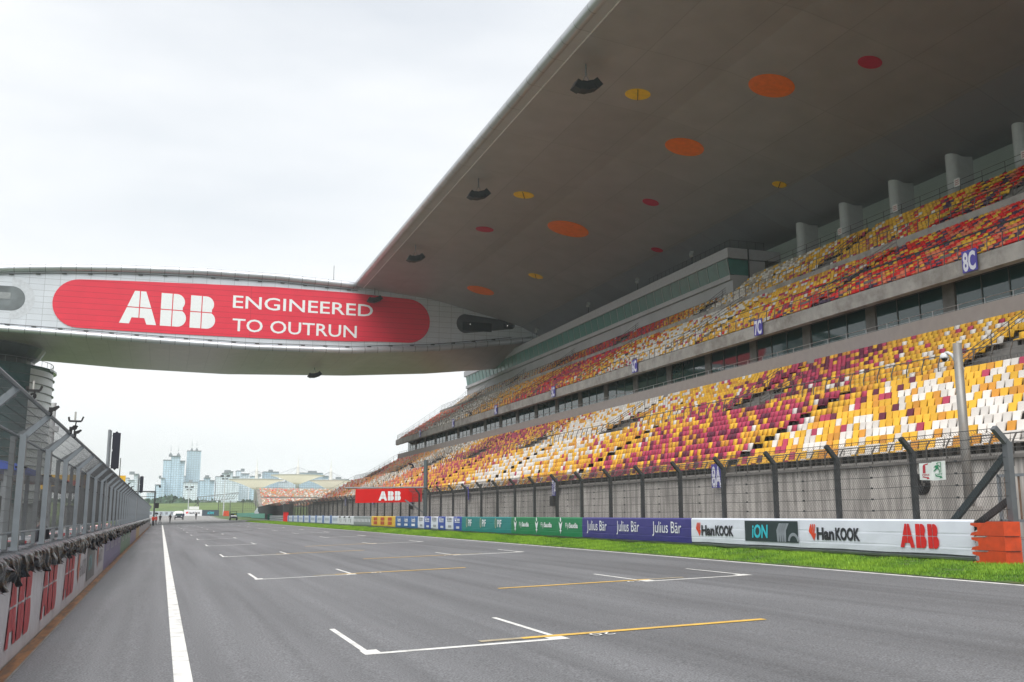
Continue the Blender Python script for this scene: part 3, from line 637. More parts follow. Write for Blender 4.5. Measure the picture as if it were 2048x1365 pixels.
# ------------------------------------------------------------------ BRIDGE BUILDING
BY = 179.0
BR = thing('bridge_building', 'lens-shaped silver bridge building spanning the track with a red banner on its face', 'bridge', (10, 195, 0))
TOPL = [(-62, 35.2), (-45, 38.8), (-27.4, 41.75), (-17.6, 42.7), (-7.4, 43.35), (4, 43.8), (17.9, 43.85), (31, 43.4), (46.7, 41.95), (59.7, 39.0), (64.8, 37.7), (67.3, 36.6), (68, 36.0)]
BOTL = [(-62, 33.6), (-45, 32.7), (-26.7, 31.95), (-7.5, 31.4), (13.2, 31.0), (30.9, 31.3), (46.9, 32.65), (59.7, 34.45), (64.8, 35.3), (68, 35.9)]
BAK = [(-62, 196), (-45, 206), (-25.9, 212.6), (-8.8, 219), (11.3, 221.2), (36.2, 215), (51.9, 206.3), (64.7, 194), (68, 190)]
def ip(T, x):
    return float(np.interp(x, [a for a, _ in T], [c for _, c in T]))
xs_ = np.linspace(-62, 68, 66)
facem = linesmat('bridge_panels', (.58, .62, .67), 'xz', 2.35, 1.02, .035, .35, var=.05, dark=.6, metal=.25, tonevar=.03)
undm = linesmat('bridge_soffit', (.47, .43, .43), 'xy', 3.4, 9.0, .05, .4, var=.07, dark=.75, metal=.2, tonevar=.03)
b = MB(); n = len(xs_)
b.add([(x, BY, ip(TOPL, x)) for x in xs_]+[(x, BY, ip(BOTL, x)) for x in xs_], [(i, i+n, i+n+1, i+1) for i in range(n-1)]); b.build('face', facem, BR)
b = MB()
NS = 9
def und(x, t_):
    yb = ip(BAK, x); y = BY+(yb-BY)*t_; z0 = ip(BOTL, x); z = z0+(31.7-z0)*t_**.6 if z0 > 31.7 else z0-.9*math.sin(math.pi*min(t_*1.0, 1))*.6+(31.7-z0)*t_
    return (x, y, z)
b.add([und(x, j/(NS-1)) for j in range(NS) for x in xs_], [(j*n+i, (j+1)*n+i, (j+1)*n+i+1, j*n+i+1) for j in range(NS-1) for i in range(n-1)]); b.build('soffit', undm, BR, smooth=True)
b = MB(); b.add([(x, BY, ip(TOPL, x)) for x in xs_]+[(x, ip(BAK, x), max(31.8, ip(TOPL, x)-2)) for x in xs_]+[und(x, 1) for x in xs_], [(i, i+1, i+n+1, i+n) for i in range(n-1)]+[(i+n, i+n+1, i+2*n+1, i+2*n) for i in range(n-1)]); b.build('roof', alu, BR)
seam = linesmat('rim_segments', (.52, .55, .59), 'xz', 2.35, 100, .07, .3, var=.04, dark=.5, metal=.5)
b = MB(); b.tube([(x, BY-.25, ip(TOPL, x)+.15) for x in xs_ if x < 33], .62, 12); b.build('top_rim', seam, BR, smooth=True)
b = MB(); b.tube([(x, BY-.3, ip(BOTL, x)-.05) for x in xs_ if x < 67], .55, 12); b.build('bottom_rim', seam, BR, smooth=True)
b = MB()
for T, d in ((TOPL, -.75), (BOTL, .78)):
    q = [x for x in xs_ if x < (33 if T is TOPL else 64)]
    for i in range(len(q)-1):
        b.wire((q[i], BY-.25, ip(T, q[i])+d), (q[i+1], BY-.25, ip(T, q[i+1])+d), .06)
        if i % 2 == 0: b.box((q[i], BY-.3, ip(T, q[i])+d-.15), (q[i]+.7, BY-.02, ip(T, q[i])+d+.02))
b.build('light_track', dksteel, BR)
# recessed eye windows
eye_d = mat('eye_recess', (.05, .06, .07), .5); 
pr = arc(52.9, 37.75, 1.9, 100, 262, 10)+arc(62.0, 38.0, .75, -85, 80, 6)
pr = [(x, z) for x, z in pr]
b = MB(); put_poly(b, Frame((0, BY, 0), (1, 0, 0), (0, 0, 1), (0, -1, 0)), pr, .02); e = b.build('window_recess', eye_d, BR)
b = MB(); b.box((52.2, BY-.06, 36.4), (58.0, BY-.03, 38.1)); b.box((60.4, BY-.06, 37.3), (62.3, BY-.03, 38.2)); b.build('pane', mat('eye_glass', (.02, .03, .035), .15), e, root=BR)
lampm = mat('lamp_glow', (1, 1, 1), .5, emit=(1, 1, .95))
for x, z in ((53.7, 37.7), (61.2, 37.85)):
    b = MB(); b.box((x-.07, BY-.1, z-.05), (x+.07, BY-.065, z+.05)); b.build('lamp', lampm, e, root=BR)
pl = arc(-25.35, 37.05, 2.05, -88, 88, 14)+[(-34, 39.1), (-34, 35.0)]
b = MB(); put_poly(b, Frame((0, BY, 0), (1, 0, 0), (0, 0, 1), (0, -1, 0)), pl, .03); e = b.build('window_recess', mat('eye_grey', (.13, .15, .16), .3, var=.3, scale=.6), BR)
b = MB(); rg = arc(-25.35, 37.05, 3.5, -92, 92, 22); r2 = arc(-25.35, 37.05, 2.1, -92, 92, 22); m_ = len(rg)
b.add([(x, BY-.02, z) for x, z in rg]+[(x, BY-.02, z) for x, z in r2], [(i, i+1, i+1+m_, i+m_) for i in range(m_-1)]); b.build('window_surround', mat('surround', (.52, .55, .59), .35, .2), e, root=BR)
b = MB(); b.box((-31, BY-.08, 36.9), (-25.5, BY-.04, 38.0)); b.build('pane', mat('eye_pane', (.25,.27,.28), .3), e, root=BR)
# red banner
bf = Frame((0, BY-.12, 0), (1, 0, 0), (0, 0, 1), (0, -1, 0))
tl = [(-8, 41.35), (4, 41.75), (17, 42.15), (31, 42.1), (38, 41.85)]
rgt_ = arc(41.6, 37.55, 4.15, 88, -88, 16)
bl = [(36, 33.3), (30, 33.0), (15, 32.7), (0, 32.6), (-8, 32.65)]
lft = arc(-15.0, 36.9, 4.15, 268, 92, 18)
BN = thing('banner', 'huge rounded red banner fixed on the face of the bridge building', 'banner', (13, BY-.1, 37))
b = MB(); b.prism(tl+rgt_+bl+lft, lambda x, y, z: bf(x, y, z-.05), .06)
redb = linesmat('red_banner_cloth', (.66, .018, .05), 'xz', 60, .98, .035, .55, var=.05, dark=.62, tonevar=.02); b.build('cloth', redb, BN)
wl = mat('banner_white', (.74, .78, .80), .5, var=.03)
b = MB(); abb(b, Frame(bf(-8.6, 34.0, 0), (1, 0, -.012), (0, 0, 1), (0, -1, 0)), 0, 0, 5.75, .03, xs=.95); b.build('logo', wl, BN)
b = MB(); fr2 = Frame(bf(9.9, 37.9, 0), (1, 0, .0), (0, 0, 1), (0, -1, 0))
def fit_text(b, fr, s, x, y, h, width, z=.03, bold=.0, shear=0):
    _, _, w0 = textpoly(s, h, bold=bold, shear=shear); put_text(b, fr, s, x, y, h, z=z, bold=bold, xs=width/w0, shear=shear)
fit_text(b, fr2, 'ENGINEERED', 0, 0, 2.3, 25.0, bold=.008); fit_text(b, fr2, 'TO OUTRUN', .1, -4.15, 2.3, 22.0, bold=.008); b.build('lettering', wl, BN)
# small speaker under the bridge, antenna on top
b = MB(); b.wire((27.5, BY, 44), (27.5, BY, 47), .05); b.box((27.4, BY-.1, 43.9), (27.6, BY+.1, 44.4)); tag(b.build('antenna', dksteel, loc=(27.5, BY, 44)), 'thin antenna standing on top of the bridge building', 'antenna')
# ------------------------------------------------------------------ round tower
TW = thing('round_tower', 'round glass and metal tower holding up the left end of the bridge building', 'tower', (-35, 198, 0))
TC = (-34.5, 201, 0)
bandm = mat('tower_metal', (.68, .72, .75), .35, .15, var=.1, scale=.4); tgl = mat('tower_glass', (.03, .09, .10), .12, var=.25, scale=.5, spec=.8)
a0, a1 = R(-38), R(75)
b = MB(); b.lathe(TC, [(14.1, 0), (14.1, 27.4)], 24, a0, a1); b.build('metal_cladding', bandm, TW)
b = MB(); b.lathe(TC, [(13.9, 0), (14.35, 20), (14.35, 27.6)], 30, R(-200), a0); b.build('glass_wall', tgl, TW)
b = MB()
for z in np.arange(3, 27.9, 1.45): b.lathe(TC, [(14.1, z), (14.45, z+.02), (14.45, z+.1), (14.1, z+.12)], 40)
b.build('ring_fins', mat('ring_metal', (.16, .18, .2), .4, .4), TW)
b = MB(); b.lathe(TC, [(0.01, 27.5), (14.7, 27.6), (14.7, 27.9), (.01, 27.95)], 40); b.build('deck', tgl, TW)
b = MB(); b.lathe(TC, [(10.6, 27.9), (10.6, 29.4), (11.6, 30.2), (12.6, 31.9), (12.9, 33)], 36); b.build('upper_drum', mat('drum_dark', (.045, .065, .075), .3, var=.3, scale=.6), TW)
b = MB()
for k in range(44):
    an = 2*math.pi*k/44; x, y = TC[0]+14*math.cos(an), TC[1]+14*math.sin(an); b.wire((x, y, 27.9), (x, y, 29.1), .04)
b.lathe(TC, [(14.0, 29.06), (14.08, 29.06), (14.08, 29.14), (14.0, 29.14)], 44); b.build('railing', steel, TW)
# ------------------------------------------------------------------ roof loudspeakers
spk = mat('speaker_cabinet', (.018, .026, .030), .55, var=.15)
SPK = None
for k, (x, y, lb) in enumerate([(34.9, 79.6, 'black curved loudspeaker cluster hanging nearest, topmost below the roof edge'), (34.9, 113.2, 'black curved loudspeaker cluster hanging second from the top of the photo'), (34.9, 146.0, 'black curved loudspeaker cluster hanging third along the roof edge'), (34.9, 177.6, 'small loudspeaker cluster hanging in front of the red banner')]):
    if SPK is None:
        SPK = thing('loudspeaker_cluster', lb, 'loudspeaker', (x, y, 43), 'loudspeakers hanging from the roof')
        b = MB(); b.tube([(x, y, 43.1), (x, y, 41.9)], .08, 8); b.bar((x, y, 42.0), (x-.35, y, 41.3), .05); b.bar((x, y, 42.0), (x+.35, y, 41.4), .05); b.bar((x, y-.3, 41.9), (x, y+.3, 41.9), .06); b.build('hanger', steel, SPK)
        for i in range(4):
            a_ = R(-32+i*21); cx = x-.9+i*.62; cz = 40.75+(.0, -.02, .12, .42)[i]
            b = MB(); fr = Frame((cx, y, cz), (math.cos(a_+.15), 0, math.sin(a_+.15)), (-math.sin(a_+.15), 0, math.cos(a_+.15)), (0, 1, 0))
            b.prism([(-.36, -.42), (.36, -.42), (.29, .42), (-.29, .42)], lambda px, py, z: fr(px, py, z-.55), 1.1); b.build('cabinet', spk, SPK)
    else: copy_tree(SPK, (x, y, 43), lb)
o = copy_tree(SPK, (27.5, 200, 31.6), 'loudspeaker cluster hanging under the bridge building soffit')
# ------------------------------------------------------------------ block signs on the balcony and the wall banners
wht0 = mat('notice_white', (.68, .66, .66), .5)
pur = mat('sign_purple', (.07, .055, .36), .5, var=.05)
sgw = mat('sign_white', (.72, .72, .82), .5, var=.03)
for k, s_ in enumerate(['8C', '7C', '6C', '5C', '4C', '3C', '2C']):
    yc = 48.7+24.15*k; T = thing('block_sign', ('purple sign reading %s hanging on the upper balcony rail' % s_) if k < 4 else 'small purple block sign, %s from the far end of the upper balcony rail' % ORD[6-k], 'sign', (47.9, yc, 17.7), 'block signs on the balcony')
    b = MB(); b.box((47.80, yc-.62, 17.08), (47.86, yc+.62, 18.5)); b.build('board', pur, T)
    b = MB(); fit_text(b, Frame((47.80, yc+.53, 17.2), (0, -1, 0), (0, 0, 1), (-1, 0, 0)), s_, 0, 0, 1.18, 1.06, z=.02, bold=.035); b.build('lettering', sgw, T)
for k, (yc, s_) in enumerate([(49.3, '8A'), (74, '7A'), (98.2, '6A'), (122.5, '5A'), (146.5, '4A'), (170, '3A')]):
    T = thing('wall_banner', 'narrow purple and white lettered banner over the front wall rail, %s from the right' % ORD[k], 'banner', (29.3, yc, 4), 'narrow banners on the front wall')
    b = MB(); b.box((29.25, yc-.57, 3.3), (29.29, yc+.57, 4.62)); b.build('cloth', pur, T)
    b = MB(); fr = Frame((29.25, yc+.5, 3.38), (0, -1, 0), (0, 0, 1), (-1, 0, 0)); fit_text(b, fr, s_, 0, 0, 1.12, .98, z=.02, bold=.03); b.build('lettering', sgw, T)
for k, y in enumerate((45.5, 53.6, 61.8, 69.5, 77.8, 86.5)):
    T = thing('notice_board', 'small white notice on the rear rail, %s from the right edge' % ORD[k], 'notice', (67.5, y, 31.8), 'white notices on the rear rail')
    b = MB(); b.box((67.5, y-.35, 31.6), (67.54, y+.35, 32.35)); b.build('board', wht0, T); b = MB()
    for q in range(3): b.box((67.49, y-.25, 31.75+q*.18), (67.498, y+.25, 31.83+q*.18))
    b.build('print', mat('notice_print', (.45, .2, .2), .6), T)
covm = mat('cover_white', (.62, .60, .55), .7, var=.15, scale=2, bump=.4)
for k, (x, y0, z, ln_) in enumerate([(39.9, 44.2, 8.9, 3.6), (39.9, 69.8, 8.9, 3.4), (39.9, 94.5, 8.9, 3.2)]):
    b = MB(); n_ = 14; V_ = []
    for i in range(n_+1):
        t_ = i/n_; hh = .55*(1-(abs(t_-.5)*2)**4)+.12*math.sin(i*2.3)
        V_ += [(x-.4, y0+ln_*t_, z), (x-.38, y0+ln_*t_, z+hh*.8), (x-.1, y0+ln_*t_, z+hh), (x+.25, y0+ln_*t_, z+hh*.75), (x+.3, y0+ln_*t_, z)]
    b.add(V_, [(i*5+j, (i+1)*5+j, (i+1)*5+j+1, i*5+j+1) for i in range(n_) for j in range(4)])
    tag(b.build('covered_bundle', covm, loc=(x, y0, z)), 'white crumpled cover over a bundle behind the lower walkway rail, %s' % ('nearest the camera pole' if k == 0 else ['', 'in the middle bay', 'in the third bay'][k]), 'bundle', 'white bundles on the walkway')
for k, y in enumerate((112, 128, 146, 170, 196)):
    T = thing('spotlight', 'small spotlight standing on the glass press box roof, %s from the box corner' % ORD[k], 'spotlight', (64, y, 34), 'spotlights on the press box')
    b = MB(); b.tube([(63.9, y, 34), (63.9, y, 35.3)], .05, 6); b.build('stand', dksteel, T); b = MB(); b.bar((63.6, y-.3, 35.2), (64.1, y+.3, 35.9), .5, .35); b.build('lamp_head', mat('lamp_grey', (.35, .37, .38), .5), T)
# ------------------------------------------------------------------ RIGHT BARRIER
BX = 18.95; BZ = .62
BAR = thing('crash_barrier', 'three-rail steel crash barrier running along the grass below the grandstand', 'barrier', (BX, 90, BZ))
steelb = mat('barrier_steel', (.42, .45, .48), .4, .5, var=.12, scale=3)
def wprof(z): return [(BX+.05, z), (BX-.04, z+.03), (BX-.08, z+.09), (BX-.02, z+.15), (BX-.08, z+.21), (BX-.04, z+.28), (BX+.05, z+.31)]
for k in range(3):
    b = MB(); extr(b, wprof(BZ+.05+k*.325), 19.8, 162, False); b.build('rail', steelb, BAR)
b = MB(); b.box((BX+.06, 20.2, BZ-.1), (BX+.2, 20.32, BZ+1.03)); po = b.build('post', steelb, BAR)
for k in range(1, 70): copy_child(po, BAR, (0, k*2.04, 0))
def adpanel(y0, y1, col, label, cat='banner', drop=.0, topc=None):
    T = thing('advertising_banner', label, cat, (BX-.1, (y0+y1)/2, BZ+.5), 'advertising banners on the crash barrier')
    zt = BZ+1.07; zb = BZ+.20-drop; b = MB()
    prof = [(BX+.12, zt-.005), (BX-.08, zt), (BX-.115, zt-.05), (BX-.12, zt-.33), (BX-.116, zt-.36), (BX-.12, zt-.40), (BX-.12, zt-.66), (BX-.116, zt-.69), (BX-.12, zt-.73), (BX-.11, zb)]
    nseg = max(2, int((y1-y0)/1.0)); ys = np.linspace(y0+.003, y1-.003, nseg+1); m_ = len(prof)
    b.add([(x+.003*math.sin(y*3.1+i*1.3), y, z-(.012*math.sin(y*1.7) if i == m_-1 else 0)) for y in ys for i, (x, z) in enumerate(prof)], [(j*m_+i, (j+1)*m_+i, (j+1)*m_+i+1, j*m_+i+1) for j in range(nseg) for i in range(m_-1)])
    b.build('cloth', mat('ad_%s' % (str(col)), col, .42, var=.05, scale=1.5), T)
    return T, Frame((BX-.13, y1, zb), (0, -1, 0), (0, 0, 1), (-1, 0, 0)), zt-zb
redl = mat('logo_red', (.62, .012, .012), .5); orl = mat('logo_orange_red', (.70, .06, .015), .5); blk = mat('logo_black', (.02, .022, .03), .5); wht = mat('logo_white', (.78, .80, .84), .5); cyn = mat('logo_cyan', (.03, .48, .58), .5)
W = (.68, .72, .81)
def hankook(T, fr, x, y, h, dk=blk, wtot=None):
    b = MB(); s = h*1.35
    for k in range(3):
        put_poly(b, fr, [(x+(.0+.30*k)*s*.75, y+(.55-.12*k)*s*.9), (x+(.26+.27*k)*s*.75, y+s*.95), (x+(.42+.27*k)*s*.75, y+s*.95), (x+(.28+.27*k)*s*.75, y+.30*s), (x+(.14+.27*k)*s*.75, y+.34*s-.02*k)], .01+.001*k)
    put_poly(b, fr, [(x+.02*s, y+.5*s), (x+.55*s, y-.12*s), (x+.78*s, y+.35*s), (x+.5*s, y+.35*s)], .008); b.build('emblem', orl, T)
    b = MB(); wt = wtot or h*4.3
    fit_text(b, fr, 'Han', x+s*.85, y, h, wt*.42, z=.01, bold=.045); fit_text(b, fr, 'KOOK', x+s*.85+wt*.45, y, h, wt*.55, z=.01, bold=.045); b.build('lettering', dk, T)
# white ABB / Hankook section
T, fr, H = adpanel(19.72, 26.9, W, 'white banner with a red ABB and a black Hankook nearest the orange barrier end')
b = MB(); abb(b, fr, 4.55, .13, .62, .012, xs=.81); b.build('logo', redl, T)
hankook(T, fr, .5, .27, .34, wtot=2.0)
T, fr, H = adpanel(26.9, 30.05, W, 'white-framed black iON banner with a tyre picture')
b = MB(); put_poly(b, fr, [(.06, .12), (3.09, .12), (3.09, .79), (.06, .79)], .008); b.build('dark_field', mat('ad_dark', (.018, .035, .04), .5), T)
b = MB(); fit_text(b, fr, 'iON', .5, .25, .42, .95, z=.016, bold=.03, shear=.1); b.build('lettering', cyn, T)
b = MB()
for k, (x, w_) in enumerate([(1.85, .1), (1.99, .08), (2.11, .08), (2.23, .1)]): put_poly(b, fr, [(x+.12, .13), (x+.12+w_, .13), (x+.14+w_, .5), (x+.3+w_, .72), (x+.24, .72), (x+.08, .5)], .016)
pts = arc(2.85, .13, .30, 8, 172, 12); q2 = arc(2.85, .13, .20, 172, 8, 12); put_poly(b, fr, pts+q2, .018); b.build('tyre_picture', mat('tyre_grey', (.25, .28, .32), .5), T)
T, fr, H = adpanel(30.05, 33.7, W, 'white banner with a black Hankook beside the dark blue banner'); hankook(T, fr, .38, .27, .34, wtot=2.2)
NB = (.035, .03, .20)
T, fr, H = adpanel(33.7, 44.1, NB, 'dark blue banner repeating Julius Bär in white letters', drop=.05)
b = MB()
for x, w_ in ((.6, 2.2), (3.85, 2.2), (7.25, 2.4)):
    x = x; fit_text(b, fr, 'Julius Bär', 10.4-x-w_ if False else x, .34, .46, w_, z=.012, bold=.0)
b.build('lettering', wht, T)
GN = (.0, .19, .07)
T, fr, H = adpanel(44.1, 54.35, GN, 'green banner with palm emblems and FlySaudia three times', drop=.05)
b = MB()
for k in range(3):
    g2 = MB(); x = .45+k*3.4; fit_text(b, fr, 'Fly', x+.95, .42, .24, .42, z=.012); fit_text(b, fr, 'Saudia', x+1.4, .42, .24, 1.1, z=.012, bold=.03)
    put_poly(g2, fr, disc_poly(x+.3, .80, .085, .11, 10), .012)
    put_poly(g2, fr, [(x+.05, .72), (x+.3, .58), (x+.55, .72), (x+.42, .42), (x+.34, .30), (x+.46, .26), (x+.33, .22), (x+.3, .08), (x+.27, .22), (x+.14, .26), (x+.26, .30), (x+.18, .42)], .012)
    g2.build('emblem', wht, T)
b.build('lettering', wht, T)
T, fr, H = adpanel(54.35, 64.35, (.0, .20, .20), 'teal banner with round gold emblems and PIF three times', drop=.05)
b = MB()
for k in range(3):
    g2 = MB(); x = 1.0+k*3.0; fit_text(b, fr, 'PIF', x+.55, .34, .42, .75, z=.012, bold=.02)
    o_ = disc_poly(x+.22, .55, .17, .30, 16); i_ = disc_poly(x+.22, .55, .12, .23, 16)
    g2.add([fr(a, c, .012) for a, c in o_]+[fr(a, c, .012) for a, c in i_], [(i, (i+1) % 16, (i+1) % 16+16, i+16) for i in range(16)]); put_poly(g2, fr, [(x+.2, .36), (x+.24, .36), (x+.24, .74), (x+.2, .74)], .012); g2.build('emblem', mat('logo_gold', (.38, .40, .26), .5), T)
b.build('lettering', wht, T)
BL = (.012, .06, .36); bnames = ['nearest', 'second', 'third', 'fourth', 'fifth', 'sixth']
for k in range(6):
    y0 = 64.35+k*2.02; blue = k % 2 == 0
    T, fr, H = adpanel(y0, y0+2.02, BL if blue else W, 'small %s banner, %s of six left of the teal banner' % ('blue' if blue else 'white', bnames[k]), drop=.04 if blue else -.02)
    b = MB(); 
    put_poly(b, fr, [(.4, .62), (.75, .60), (.7, .86), (.62, .84), (.64, .68), (.5, .72), (.48, .86), (.38, .86)], .012); put_poly(b, fr, [(.85, .62), (.92, .62), (.92, .92), (.85, .92)], .012)
    for q in range(3): put_poly(b, fr, [(1.02+q*.2, .62), (1.16+q*.2, .62), (1.16+q*.2, .78), (1.02+q*.2, .78)], .012)
    put_poly(b, fr, [(.4, .52), (1.6, .52), (1.6, .57), (.4, .57)], .012)
    for q in range(4): put_poly(b, fr, [(.75+q*.2, .12), (.9+q*.2, .12), (.9+q*.2, .28), (.75+q*.2, .26)], .012)
    b.build('logo', wht if blue else mat('logo_grey', (.30, .30, .33), .5), T)
T, fr, H = adpanel(76.47, 84.4, (.015, .11, .36), 'mid blue banner with three white wordmarks over white bars', drop=.02)
b = MB()
for k in range(3):
    x = .9+k*2.5; fit_text(b, fr, 'Autofin', x, .46, .34, 1.25, z=.012, bold=.03); put_poly(b, fr, [(x, .14), (x+1.2, .14), (x+1.2, .32), (x, .32)], .012)
b.build('logo', wht, T)
T, fr, H = adpanel(84.4, 94.8, (.72, .46, .03), 'yellow banner with three dark red two-line marks')
b = MB()
for k in range(3):
    x = 1.2+k*3.1
    for r_ in range(2):
        for q in range(3): put_poly(b, fr, [(x+q*.55, .14+r_*.36), (x+.46+q*.55, .14+r_*.36), (x+.5+q*.55, .40+r_*.36), (x+.06+q*.55, .43+r_*.36)], .012)
b.build('logo', mat('logo_brick', (.50, .06, .02), .5), T)
T, fr, H = adpanel(94.8, 104, (.22, .25, .27), 'grey banner with pale strokes left of the yellow banner')
b = MB()
for k in range(12):
    x = .3+k*.72; put_poly(b, fr, [(x, .3), (x+.35, .3), (x+.42, .62), (x+.1, .62)], .012); put_poly(b, fr, [(x+.4, .7), (x+.5, .7), (x+.5, .84), (x+.4, .84)], .012)
b.build('logo', wht, T)
T, fr, H = adpanel(104, 114.2, (.66, .69, .74), 'white banner with thin black strokes left of the grey banner')
b = MB()
for k in range(3):
    x = 1.1+k*3; put_poly(b, fr, [(x, .68), (x+1.0, .68), (x+1.0, .86), (x, .82)], .012); put_poly(b, fr, [(x+1.2, .2), (x+1.35, .2), (x+1.5, .6), (x+1.3, .6)], .012); put_poly(b, fr, [(x+.2, .3), (x+.3, .3), (x+.5, .62), (x+.35, .62)], .012)
b.build('logo', blk, T)
T, fr, H = adpanel(114.2, 162, (.60, .66, .76), 'long pale banner with blue upright stripes at the far end of the barrier')
b = MB(); g2 = MB()
for k in range(8):
    x = .5+k*6.0; put_poly(b, fr, [(x, .02), (x+1.5, .02), (x+1.4, .94), (x, .94)], .012)
    for q in range(4): put_poly(g2, fr, [(x+2.3+q*.8, .35), (x+2.75+q*.8, .35), (x+2.8+q*.8, .62), (x+2.3+q*.8, .66)], .012)
b.build('stripe', mat('stripe_blue', (.08, .17, .42), .5), T); g2.build('mark', mat('mark_grey', (.36, .42, .50), .5), T)
# orange barrier end
org_m = mat('orange_plastic', (.58, .06, .010), .45, var=.15, scale=4, dirt=(.36, .05, .015), dscale=1.2)
T = thing('barrier_end', 'stack of three orange plastic blocks capping the end of the barrier', 'barrier end', (BX-.1, 19.2, BZ))
for k in range(3):
    z = BZ+.0+k*.345
    b = MB(); prof = [(0, 0), (1.06, 0), (1.06, .335), (.56, .335), (.48, .30), (.03, .30), (.03, .245), (.24, .20), (.24, .10), (.05, .07)]
    b.prism([(18.68+1.06-x, zz) for x, zz in prof], lambda y, zz, h: Vector((BX-.24+h, y, z+zz)), .5)
    b.build('block', org_m, T)
b = MB(); b.box((BX-.235, 18.66, BZ+.335), (BX+.2, 19.55, BZ+.345)); b.box((BX-.235, 18.66, BZ+.68), (BX+.2, 19.55, BZ+.69)); b.build('gap_plate', black, T)
# ------------------------------------------------------------------ RIGHT CATCH FENCE
FX = 19.25
CF = thing('catch_fence', 'tall wire catch fence with bent dark posts behind the advertising barrier', 'fence', (FX, 90, BZ))
po = None
for k in range(1, 45):
    y = 18.90+3.27*k
    if po is None:
        b = MB(); b.bar((FX, y, .4), (FX, y, 3.5), .13, .13, up=(0, 1, 0)); b.bar((FX, y, 3.46), (FX-.36, y, 3.86), .12, .12, up=(0, 1, 0)); po = b.build('post', dksteel, CF); fy = y
    else: copy_child(po, CF, (rng.normal()*.01, y-fy, 0))
b = MB(); b.bar((FX, 18.9, .3), (FX, 18.9, 3.55), .16, .16, up=(0, 1, 0)); b.bar((FX, 18.9, 3.5), (FX-.38, 18.9, 3.88), .13, .13, up=(0, 1, 0)); b.build('end_post', mat('end_post_grey', (.12, .13, .14), .5, .3), CF)
b = MB(); b.bar((FX+.12, 18.95, 3.35), (FX+.12, 21.3, 1.35), .10, .17); b.build('brace', mat('brace_blue_grey', (.06, .08, .09), .45, .4), CF)
b = MB(); b.bar((FX+.14, 18.95, 2.25), (FX+.14, 20.4, 1.45), .10, .15); b.build('brace', dksteel, CF)
wire = mat('fence_wire', (.10, .10, .10), .5, .4)
b = MB(); z0, z1 = 1.55, 3.5; ya, yb = 18.9, 163.0; hgt = z1-z0; sh = hgt/1.55
y = ya-sh
while y < yb:
    pt = .085 if y < 60 else .13
    r_ = .0036 if y < 40 else .0042
    for s_ in (1, -1):
        A = [y, z0] if s_ == 1 else [y+sh, z0]; B_ = [y+sh, z1] if s_ == 1 else [y, z1]
        if min(A[0], B_[0]) < ya:
            t_ = (ya-A[0])/(B_[0]-A[0]); pt_ = [ya, z0+(z1-z0)*t_]
            if A[0] < ya: A = pt_
            else: B_ = pt_
        b.wire((FX-.07, A[0], A[1]), (FX-.07, B_[0], B_[1]), r_)
    b.wire((FX-.07, max(y, ya), z1), (FX-.40, max(y, ya)+.2, z1+.34), r_); b.wire((FX-.07, max(y, ya)+.2, z1), (FX-.40, max(y, ya), z1+.34), r_)
    y += pt
b.build('wire_mesh', wire, CF)
b = MB()
for z in (1.66, 1.93, 2.25, 2.56, 2.86, 3.17, 3.46):
    y = ya
    while y < yb:
        b.wire((FX-.085, y, z+rng.normal()*.006), (FX-.085, y+1.635, z-.012-rng.random()*.015), .008); b.wire((FX-.085, y+1.635, z-.02), (FX-.085, y+3.27, z), .008)
        if y < 60: b.box((FX-.11, y+1.6, z-.035), (FX-.07, y+1.66, z+.015))
        y += 3.27
for dx, z in ((.2, 3.66), (.38, 3.86)): b.wire((FX-dx, ya, z), (FX-dx, yb, z), .011)
b.build('cable', dksteel, CF)
# fire / exit sign on the fence
T = thing('fire_exit_sign', 'white FIRE and EXIT sign with arrows hung on the catch fence', 'sign', (FX-.12, 21.3, 2.95))
fr = Frame((FX-.13, 21.78, 2.72), (0, -.998, -.0), (0, -.04, .998), (-1, 0, 0))
b = MB(); b.prism([(0, 0), (.47, -.02), (.46, .44), (-.02, .44)], lambda x, y, z: fr(x, y, z), .012); b.prism([(.44, -.03), (.92, -.02), (.92, .47), (.44, .46)], lambda x, y, z: fr(x, y, z-.013), .012); b.build('board', mat('sign_board', (.72, .76, .74), .4), T)
b = MB(); put_poly(b, fr, [(.12, .17), (.22, .17), (.22, .36), (.19, .40), (.15, .40), (.12, .36)], .016); put_poly(b, fr, [(.15, .40), (.32, .43), (.32, .40), (.2, .38)], .017); fit_text(b, fr, 'FIRE', .1, .105, .045, .26, z=.016, bold=.02)
put_poly(b, fr, [(.1, .07), (.27, .04), (.25, .015), (.36, .02), (.31, .085), (.29, .065), (.12, .095)], .016); b.build('red_print', mat('print_red', (.45, .03, .05), .5), T)
b = MB(); x = .6
put_poly(b, fr, disc_poly(x+.05, .405, .025, .025, 10), .016); put_poly(b, fr, [(x-.02, .36), (x+.08, .37), (x+.09, .30), (x+.04, .27), (x-.01, .29)], .016); put_poly(b, fr, [(x+.08, .36), (x+.15, .31), (x+.17, .33), (x+.09, .38)], .017)
put_poly(b, fr, [(x-.02, .36), (x-.07, .31), (x-.05, .30), (x+.0, .34)], .017); put_poly(b, fr, [(x+.0, .29), (x-.09, .22), (x-.07, .20), (x+.04, .27)], .017); put_poly(b, fr, [(x+.04, .28), (x+.11, .24), (x+.11, .17), (x+.14, .17), (x+.14, .25), (x+.08, .3)], .017)
put_poly(b, fr, [(x+.17, .17), (x+.19, .17), (x+.19, .43), (x+.17, .43)], .017); put_poly(b, fr, [(x+.06, .43), (x+.19, .43), (x+.19, .445), (x+.06, .445)], .0175)
